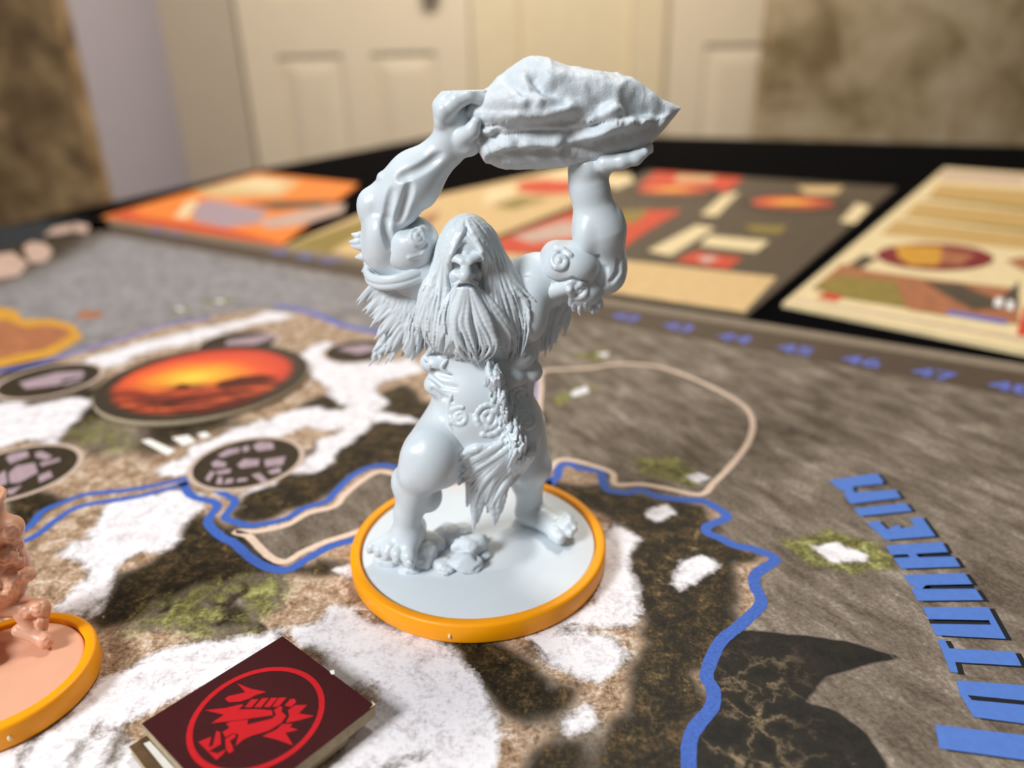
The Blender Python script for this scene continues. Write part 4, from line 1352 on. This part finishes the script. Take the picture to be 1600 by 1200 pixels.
GZ = [(838, 684, -.03), (828, 716, -.05), (808, 748, -.06), (782, 778, -.06)]
family(Cg, [CB, B], GM, GZ, 40, .0072, 0.000, 0.7, 4, .0018, 14, .0012, .003)
family(Cg, [CB, B], GA, GM, 34, .0070, 0.001, 0.7, 4, .0018, 14, .0012, .003)
family(Cg, [CB, B], [(800, 690, -.08), (778, 720, -.08), (752, 752, -.075), (735, 790, -.06)], [(826, 700, -.05), (806, 740, -.06), (790, 765, -.06), (778, 800, -.055)], 22, .0070, .003, .6, 4, .0018, 14, .0012, .003)
# strip of hair up the middle and fur on the right hip
for i in range(190):
    t = random.random() ** 1.1
    x = 766 + 48 * t + random.uniform(-10, 10)
    y = 560 + 130 * t + random.uniform(-6, 6)
    ln = random.uniform(16, 28)
    ddx = random.uniform(-8, 6)
    c = [surf([Cg, B], x + ddx * u, y + ln * u, -0.08, 0.0008 + .0042 * u) for u in (0, .5, 1)]
    Cg.strand(c, random.uniform(.0040, .0058), .0014, 6, 0.0009)
for i in range(36):
    x = random.uniform(802, 838)
    y = random.uniform(690, 722)
    c = [surf([Cg, B], x - 10 * u, y + 22 * u, -0.03, 0.0015) for u in (0, .5, 1)]
    Cg.strand(c, random.uniform(.0035, .0055), .0012, 5, 0.0015)

# ---- hair and beard
HAIR = Field((-0.15, -0.18, 0.36), (0.17, 0.10, 0.80), 0.0016)
H_ = HAIR
H_.ell(W(731, 392, -0.022), (0.053, 0.068, 0.066))
H_.cap(W(704, 400, -0.025), W(690, 460, -0.035), 0.026, 0.032, 0.02)
H_.cap(W(764, 395, -0.020), W(792, 455, -0.030), 0.026, 0.036, 0.02)
H_.ell(W(690, 490, -0.045), (0.045, 0.036, 0.075), 0.02)
H_.ell(W(775, 500, -0.050), (0.045, 0.034, 0.080), 0.02)
H_.ell(W(738, 505, -0.062), (0.060, 0.034, 0.070), 0.02)
# face opening
H_.cap(W(728, 379, -0.085), W(728, 402, -0.085), 0.004, 0.024, 0.004, True)
H_.ell(W(728, 420, -0.10), (0.0275, 0.055, 0.034), 0.004, True)
H_.ell(W(728, 443, -0.10), (0.0215, 0.045, 0.018), 0.004, True)


HB = copy.copy(H_)
HB.a = H_.a.copy()      # seat the locks on the smooth base, not on one another
base = [HB, B]
family(H_, base, [(729, 343, -.088), (734, 364, -.094), (752, 396, -.094), (757, 422, -.09), (758, 460, -.09), (768, 515, -.1), (790, 560, -.1)],
       [(742, 341, -.03), (764, 356, -.02), (780, 382, -.02), (797, 425, -.03), (818, 462, -.05), (832, 510, -.075), (818, 556, -.08)], 46, .0050, 0.001, 0.85)
family(H_, base, [(727, 343, -.088), (722, 364, -.094), (705, 396, -.094), (699, 422, -.09), (700, 460, -.09), (694, 515, -.1), (690, 550, -.1)],
       [(714, 342, -.03), (698, 357, -.02), (686, 382, -.02), (676, 425, -.03), (660, 455, -.04), (642, 500, -.04), (636, 535, -.04)], 46, .0050, 0.001, 0.85)
family(H_, base, [(708, 452, -.088), (692, 490, -.1), (684, 530, -.1), (676, 560, -.09)],
       [(748, 450, -.088), (782, 490, -.1), (806, 530, -.1), (800, 568, -.09)], 46, .0062, 0.003, 0.9, 6)
family(H_, base, [(722, 452, -.094), (705, 500, -.115), (715, 545, -.115), (740, 575, -.105)],
       [(738, 452, -.094), (765, 500, -.118), (775, 540, -.115), (745, 570, -.105)], 20, .0066, 0.007, 0.8, 8)
family(H_, base, [(719, 441, -.1), (706, 458, -.1), (697, 490, -.11), (700, 530, -.11)], [(713, 444, -.095), (702, 462, -.095), (688, 490, -.1), (680, 520, -.1)], 3, .0034, 0.002, 0.6)
family(H_, base, [(736, 441, -.1), (750, 458, -.1), (762, 490, -.11), (770, 530, -.11)], [(742, 444, -.095), (756, 462, -.095), (776, 490, -.1), (790, 530, -.1)], 3, .0034, 0.002, 0.6)
# loose locks lying on the right shoulder and breast
for pts in ([(785, 425), (808, 455), (826, 475), (822, 500)], [(790, 430), (815, 452), (836, 470)], [(780, 430), (800, 470), (808, 510), (800, 545)], [(788, 428), (812, 448), (824, 462)],
            [(700, 560), (690, 575), (705, 585)], [(680, 540), (668, 555), (672, 572)]):
    H_.strand([surf([HB, B], x, y, -.05, .002) for x, y in pts], .0046, .0016, 8, .002)

# ---- fur cape: tufts down the left side and under the right arm
FUR = Field((-0.24, -0.10, 0.33), (0.20, 0.15, 0.76), 0.0017)
Fu = FUR
Fu.cap(W(600, 410, 0.03), W(640, 470, 0.035), 0.036, 0.046)
Fu.cap(W(640, 470, 0.035), W(640, 515, 0.04), 0.042, 0.030, 0.02)
Fu.cap(W(655, 440, 0.02), W(660, 500, 0.01), 0.040, 0.036, 0.02)
Fu.cap(W(572, 385, 0.03), W(600, 420, 0.03), 0.014, 0.030, 0.01)
FB = copy.copy(Fu)
FB.a = Fu.a.copy()
for i in range(190):
    t = random.random()
    u = random.random() ** .8
    # right (inner) edge to left (outer) edge of the cape at level t
    yl = 425 + 105 * t
    xo = 588 + 34 * min(1, t * 1.6) - (14 if t > .75 else 0)
    xi = 672 - 10 * t
    x = xi + (xo - xi) * u
    y = yl + random.uniform(-8, 8)
    ln = random.uniform(30, 54)
    ddx = -ln * (.22 + .5 * u) + random.uniform(-4, 4)
    ddy = ln * random.uniform(.55, .9)
    c = [surf([FB], x + ddx * v - 1.5 * math.sin(v * 4), y + ddy * v, 0.012 + .03 * u, -.001 + .008 * v) for v in (0, .4, .75, 1)]
    for j in (1, 2, 3):
        if c[j][1] > c[j - 1][1] + .012: c[j] = W(x + ddx * (0, .4, .75, 1)[j], y + ddy * (0, .4, .75, 1)[j], c[j - 1][1] + .005)
    Fu.strand(c, random.uniform(.0042, .0072), .0014, 10, .0008, 1.1)
for x0_, y0_, x1_, y1_, r in ((572, 372, 546, 378, .009), (576, 382, 549, 384, .010), (568, 366, 550, 366, .007), (580, 395, 556, 402, .011), (585, 410, 566, 424, .011), (590, 420, 575, 440, .011), (598, 430, 582, 454, .011),
                              (606, 445, 590, 470, .011), (612, 460, 596, 488, .011), (618, 480, 598, 510, .012), (625, 500, 596, 536, .013), (632, 512, 590, 553, .013), (640, 520, 606, 548, .012), (650, 525, 628, 556, .012), (658, 530, 645, 560, .010), (612, 470, 588, 500, .010)):
    Fu.strand([W(x0_, y0_, .025), W((x0_ + x1_) / 2 + 1, (y0_ + y1_) / 2 + 2, .018), W(x1_, y1_, .022)], r, .0022, 7, .002, 1.15)
FUR2 = Field((0.05, -0.02, 0.36), (0.20, 0.15, 0.62), 0.0017)
FUR2.cap(W(868, 475, 0.07), W(848, 540, 0.06), 0.022, 0.012, 0.01)
for i in range(70):
    x = random.uniform(852, 892)
    y = random.uniform(462, 500)
    ln = random.uniform(38, 66) * (1 - (x - 852) / 75)
    FUR2.strand([W(x, y, .05 + random.uniform(-.01, .01)), W(x - 4, y + ln * .5, .045), W(x - 8, y + ln, .05)], random.uniform(.0035, .006), .0014, 7, .0008)

# ---- armour on the upper arms
ARMA = Field((-0.23, -0.12, 0.57), (-0.02, 0.12, 0.78), 0.0016)
A1 = ARMA
A1.ell(W(646, 378, 0.0), (0.046, 0.062, 0.046))
A1.ell(W(640, 395, 0.01), (0.056, 0.062, 0.036), 0.015)
A1.ell(W(628, 345, -0.05), (0.036, 0.06, 0.022), 0.01, True)
ax_ = W(682, 397, 0.015) - W(574, 421, 0.015)
ctr_ = (W(682, 397, 0.015) + W(574, 421, 0.015)) / 2
ha = np.linalg.norm(ax_) / 2
ex = ax_ / (2 * ha)
ey = np.array([0.0, -1.0, 0.0])
dn = np.cross(ex, ey)
dn = dn if dn[2] < 0 else -dn
for off_, rr_ in ((0.0, .0075), (0.010, .0075), (-0.004, .006)):
    pts = [ctr_ + ex * ha * math.cos(t) + ey * 0.066 * math.sin(t) + dn * (off_ + 0.016 * math.sin(t)) for t in np.linspace(0, 2 * math.pi, 90)]
    A1.chain(pts, [rr_] * 90, 0.001)
spiral(A1, [A1], 654, 372, 14, 1.7, 0.0042, 0.5, 1, -0.05, [(668, 384), (660, 396), (640, 402)])
ARMB = Field((0.09, -0.13, 0.50), (0.27, 0.12, 0.70), 0.0016)
A2 = ARMB
A2.ell(W(893, 414, 0.0), (0.054, 0.062, 0.044))
A2.ell(W(868, 408, 0.0), (0.030, 0.058, 0.036), 0.012)
A2.ell(W(908, 452, 0.005), (0.042, 0.055, 0.032), 0.010)
A2.cap(W(852, 458, -0.02), W(888, 447, -0.045), 0.017, 0.014, 0.006)
A2.ell(W(928, 474, 0.01), (0.018, 0.030, 0.016), 0.01)
A2.chain([surf([A2], x, y, -.04, 0) for x, y in ((846, 434), (870, 440), (895, 436), (920, 440))], [.003] * 4, .004, True)
A2c = copy.copy(A2)
A2c.a = A2.a.copy()
spiral(A2, [A2c], 876, 408, 17, 1.5, 0.0052, 2.6, 1, -0.05, [(888, 398), (880, 390), (868, 385)])
spiral(A2, [A2c], 905, 452, 15, 1.3, 0.0052, 1.2, 1, -0.05, [(893, 458), (892, 475)])
A2.ell(surf([A2c], 906, 453, -.05, .002), (.0065, .0065, .0065), .002)
for x, y, l in ((906, 478, 14), (926, 478, 12), (915, 474, 12), (936, 470, 10), (896, 474, 12)):
    A2.strand([surf([A2c], x, y, -.03, 0), W(x, y + l * .6, -.028), W(x + 1, y + l, -.026)], .005, .0022, 6, .002)

# ------------------------------------------------------------------ the giant as one thing
GI = empty('giant_miniature', (0, 0, 0.003), 'grey plastic giant figure with long beard lifting a boulder overhead on a round base', 'miniature')
link('body', BODY.mesh('body'), M['grey'], GI)
link('loincloth', CLOTH.mesh('loincloth'), M['grey'], GI)
link('hair', HAIR.mesh('hair'), M['grey'], GI)
link('fur_cape', FUR.mesh('fur_cape'), M['grey'], GI)
link('fur_cape', FUR2.mesh('fur_cape'), M['grey'], GI)
link('arm_guard', ARMA.mesh('arm_guard'), M['grey'], GI)
link('arm_guard', ARMB.mesh('arm_guard'), M['grey'], GI)
lathe('base_disc', [(0.0, 0.003), (0.243, 0.003), (0.2485, 0.008), (0.2485, 0.034), (0.2465, 0.0378), (0.2440, 0.039), (0.12, 0.0395), (0.0, 0.0395)], M['disc'], GI, (0, 0), 200)


# boulder: cross sections along its length, with long grooves and chipped facets
top = np.array([(722, 183), (735, 165), (755, 147), (777, 128), (805, 112), (832, 102), (857, 104), (887, 117), (920, 124), (960, 132), (1000, 147), (1033, 160), (1050, 163), (1064, 168)], float)
bot = np.array([(722, 183), (733, 200), (742, 219), (755, 241), (784, 254), (835, 257), (870, 255), (894, 252), (940, 245), (978, 238), (1019, 221), (1044, 194), (1056, 180), (1064, 168)], float)
NS, NT = 260, 220


def arcs(p, n):
    d = np.r_[0, np.cumsum(np.linalg.norm(np.diff(p, axis=0), axis=1))]
    s = np.linspace(0, d[-1], n)
    return np.c_[np.interp(s, d, p[:, 0]), np.interp(s, d, p[:, 1])]


xs = 722 + (1064 - 722) * (0.5 - 0.5 * np.cos(np.linspace(0, np.pi, NS)))
ytop = np.interp(xs, top[:, 0], top[:, 1])
ybot = np.interp(xs, bot[:, 0], bot[:, 1])
V = []
YD = 0.003
for i, x in enumerate(xs):
    s = (x - 722) / (1064 - 722)
    T, Bt = W(x, ytop[i], YD), W(x, ybot[i], YD)
    zc = (T[2] + Bt[2]) / 2 * 0.5 + 0.5 * ((T[2] + Bt[2]) / 2)
    hz = (T[2] - Bt[2]) / 2
    hy = 0.098 * (math.sin(math.pi * min(1, s ** 0.75)) ** 0.6) * (1 - 0.35 * s) + 0.002
    for t in np.linspace(0, 2 * np.pi, NT, endpoint=False):
        c, sn = math.cos(t), math.sin(t)
        e = 0.82
        V.append((T[0] + 0.0, YD - hy * (1 - 0.4 * max(0, -sn)) * abs(c) ** e * (1 if c > 0 else -1), (T[2] + Bt[2]) / 2 + hz * abs(sn) ** e * (1 if sn > 0 else -1)))
V = np.array(V)
Cc = V.reshape(NS, NT, 3).mean(1, keepdims=True)
rad = (V.reshape(NS, NT, 3) - Cc).reshape(-1, 3)
rl = np.linalg.norm(rad, axis=1)[:, None] + 1e-9
S3 = V.copy()
S3[:, 2] += 0.26 * (S3[:, 0] - 0.1)       # the grain dips towards the right
Q = S3 * np.array([2.6, 9, 13])
n1 = vnoise(Q + 0.35 * np.c_[vnoise(V * 7, 1, 3), vnoise(V * 7, 1, 4), vnoise(V * 7, 1, 5)], 1.0, 1)
n2 = vnoise(Q * 2.3, 1.0, 2)
n3 = vnoise(V, 60, 8)
n4 = vnoise(V, 160, 9)
groove = -np.maximum(0, 0.30 - np.abs(n1)) * 2.4
disp = 0.0085 * n1 + 0.010 * groove + 0.0035 * n2 + 0.0012 * n3 + 0.0007 * n4
disp += 0.0025 + 0.004 * (rad[:, 2] > 0)
front = 1 / (1 + np.exp((V[:, 1] - YD - 0.01) / 0.006))
for pix, wd, dp in (([(728, 194), (765, 196), (805, 199), (855, 197), (905, 186), (930, 178)], .0150, .016), ([(755, 220), (800, 214), (850, 212), (900, 208), (950, 188), (1000, 180), (1045, 178)], .0075, .012),
                    ([(835, 122), (850, 140), (900, 152), (960, 162), (1010, 166)], .011, .012), ([(890, 228), (930, 224), (985, 208), (1030, 194)], .010, .013), ([(750, 168), (800, 172), (850, 168), (880, 160)], .007, .006),
                    ([(985, 172), (1010, 178), (1035, 180)], .012, .014), ([(770, 240), (830, 236), (880, 236)], .007, .007), ([(790, 130), (810, 140), (830, 160)], .007, .006)):
    q = np.array([W(a, b_, -0.06) for a, b_ in pix])[:, [0, 2]]
    q = catmull(q, 60)
    pv = V[:, [0, 2]]
    dd = np.full(len(V), 9.0)
    for a in q: dd = np.minimum(dd, ((pv - a) ** 2).sum(1))
    dd = np.sqrt(dd) * (1 + 0.25 * n3)
    disp += front * (-dp * np.exp(-(dd / wd) ** 2) + dp * 0.35 * np.exp(-((dd - 2.0 * wd) / wd) ** 2))
tip = np.clip((0.395 - V[:, 0]) / 0.10, 0.05, 1)
V = V + rad / rl * (np.clip(rl / 0.045, 0, 1)) * (disp * tip)[:, None]
ii = np.arange(NS - 1)[:, None] * NT
jj = np.arange(NT)[None]
f = np.stack([ii + jj, ii + (jj + 1) % NT, ii + NT + (jj + 1) % NT, ii + NT + jj], -1).reshape(-1, 4)
me = np_mesh('boulder', V, f)
bm = bmesh.new()
bm.from_mesh(me)
bmesh.ops.remove_doubles(bm, verts=bm.verts, dist=0.0004)
bmesh.ops.recalc_face_normals(bm, faces=bm.faces)
bm.to_mesh(me)
bm.free()
link('boulder', me, M['boulder'], GI)


def stone(c, r, seed, mat, parent, name='rubble_stone', rough=0.28):
    bm = bmesh.new()
    bmesh.ops.create_icosphere(bm, subdivisions=4, radius=1)
    v = np.array([p.co[:] for p in bm.verts])
    d = 1 + rough * vnoise(v, 1.6, seed) + 0.12 * vnoise(v, 4, seed + 1) + 0.04 * vnoise(v, 10, seed + 2)
    # flatten a few facets
    rr = np.random.default_rng(seed)
    for _ in range(7):
        nrm_ = rr.normal(size=3)
        nrm_ /= np.linalg.norm(nrm_)
        lim = rr.uniform(.72, .9)
        h_ = (v * d[:, None]) @ nrm_
        d = np.where(h_ > lim, d * (lim + (h_ - lim) * .15) / np.maximum(h_, 1e-6), d)
    for p, q, s_ in zip(bm.verts, v, d): p.co = Vector(np.asarray(c) + q * s_ * np.asarray(r))
    return bm_obj(name, bm, mat, parent, True)


Z0 = 0.038
for k, (px, py, z, r) in enumerate(((735, 853, .062, (.036, .032, .026)), (729, 880, .050, (.038, .026, .020)), (655, 868, .050, (.045, .038, .030)), (672, 850, .052, (.034, .036, .026)), (698, 836, .050, (.034, .030, .020)),
                                    (716, 828, .046, (.030, .024, .014)), (690, 880, .043, (.026, .020, .009)), (697, 893, .043, (.016, .012, .007)), (757, 868, .044, (.014, .014, .010)), (610, 872, .046, (.036, .026, .016)),
                                    (640, 890, .043, (.024, .014, .010)), (752, 845, .046, (.016, .014, .012)))):
    stone(G(px, py, z), r, 20 + k * 3, M['boulder'], GI)

# ------------------------------------------------------------------ the tan figure at the left edge
TF = Field((-1.02, -0.47, 0.035), (-0.66, -0.12, 0.42), 0.0018)


def T(px, py, y): return W(px, py, y + 0.085)


TY = -0.255
# cloak and trunk
TF.cap(T(0, 935, -.335), T(6, 880, -.33), .034, .034, .01)
TF.cap(T(6, 880, -.33), T(8, 835, -.335), .033, .026, .012)
TF.ell(T(12, 826, -.34), (.024, .028, .022), .010)
TF.ell(T(-40, 800, -.35), (.040, .045, .050), .015)
TF.cap(T(-20, 900, -.34), T(-60, 860, -.34), .055, .06, .03)
TF.cap(T(-60, 860, -.34), T(-55, 940, -.34), .05, .05, .02)
# far leg
TF.cap(T(-70, 940, -.36), T(-60, 1010, -.40), .03, .024, .015)
TF.cap(T(-60, 1010, -.40), T(-30, 1030, -.42), .020, .016, .01)
# near leg folded out to the right, boot with rolled cuff
TF.cap(T(10, 945, -.345), T(50, 950, -.35), .022, .017, .006)
TF.cap(T(52, 950, -.352), T(64, 948, -.35), .016, .015, .003)
TF.cap(T(66, 954, -.35), T(62, 985, -.355), .0135, .0125, .003)
TF.cap(T(34, 962, -.36), T(58, 990, -.365), .012, .012, .003)
TF.cap(T(30, 985, -.37), T(60, 997, -.375), .012, .011, .004)
TF.cap(T(60, 992, -.368), T(71, 1003, -.38), .014, .0125, .004)
TF.ell(T(48, 974, -.375), (.009, .012, .008), .002, True)
TF.ell(T(28, 966, -.385), (.008, .012, .006), .002, True)
# hand with a round pommel
# head with brow, nose, helmet rim and beard; shield arm on the far side
hc = T(-40, 800, -.35)
TF.cap(hc + np.array([-.030, -.030, .008]), hc + np.array([.030, -.030, .008]), .009, .009, .004)
TF.cap(hc + np.array([0, -.040, .004]), hc + np.array([0, -.052, -.014]), .006, .009, .003)
for sx in (-1, 1): TF.ell(hc + np.array([sx * .016, -.046, -.004]), (.008, .010, .007), .002, True)
ringp = [hc + np.array([.043 * math.cos(t), .048 * math.sin(t), .018]) for t in np.linspace(0, 2 * math.pi, 30)]
TF.chain(ringp, [.006] * 30, .002)
for sx in np.linspace(-.026, .026, 11):
    TF.strand([hc + np.array([sx, -.040, -.022]), hc + np.array([sx * 1.1, -.052, -.048]), hc + np.array([sx * .6, -.048, -.082])], .0065, .002, 8, .001)
TF.cap(T(-95, 850, -.34), T(-120, 905, -.36), .026, .020, .01)
TF.cap(T(-120, 905, -.36), T(-85, 925, -.40), .020, .016, .006)
TF.ell(T(-78, 925, -.405), (.016, .016, .015), .004)
TF.ell(T(44, 897, -.345), (.0125, .013, .013), .003)
TF.cap(T(14, 905, -.36), T(38, 900, -.352), .013, .011, .004)
TF.ell(T(12, 868, -.362), (.017, .012, .016), .003)
TF.ell(T(16, 915, -.365), (.014, .012, .014), .003)
TFb = copy.copy(TF)
TFb.a = TF.a.copy()
for cx_, cy_, r_, sg in ((16, 832, 13, 1), (26, 852, 9, -1), (8, 868, 12, 1), (18, 902, 11, -1), (45, 897, 7, 1), (30, 880, 7, 1), (10, 930, 10, 1), (58, 952, 9, -1), (66, 975, 7, 1), (40, 958, 8, 1), (70, 1003, 6, 1)):
    spiral(TF, [TFb], cx_, cy_, r_, 1.5, .0052, cx_ * .7, sg, TY, k=.0012)
for i in range(40):
    x = random.uniform(-12, 32)
    y = random.uniform(825, 930)
    TF.strand([surf([TFb], x + 4 * math.sin(u * 5 + i), y + 20 * u, TY, -.001 + .003 * u) for u in (0, .5, 1)], .0042, .0016, 6, .001)
TM = empty('warrior_miniature', (TCN[0], TCN[1], 0.003), 'pale tan plastic warrior figure on a small round base at the left edge', 'miniature')
link('body', TF.mesh('body'), M['tan'], TM)
lathe('base_disc', [(0.0, 0.003), (0.122, 0.003), (0.1265, 0.007), (0.1265, 0.034), (0.1245, 0.038), (0.12, 0.039), (0.0, 0.0395)], M['tan'], TM, TCN, 120)
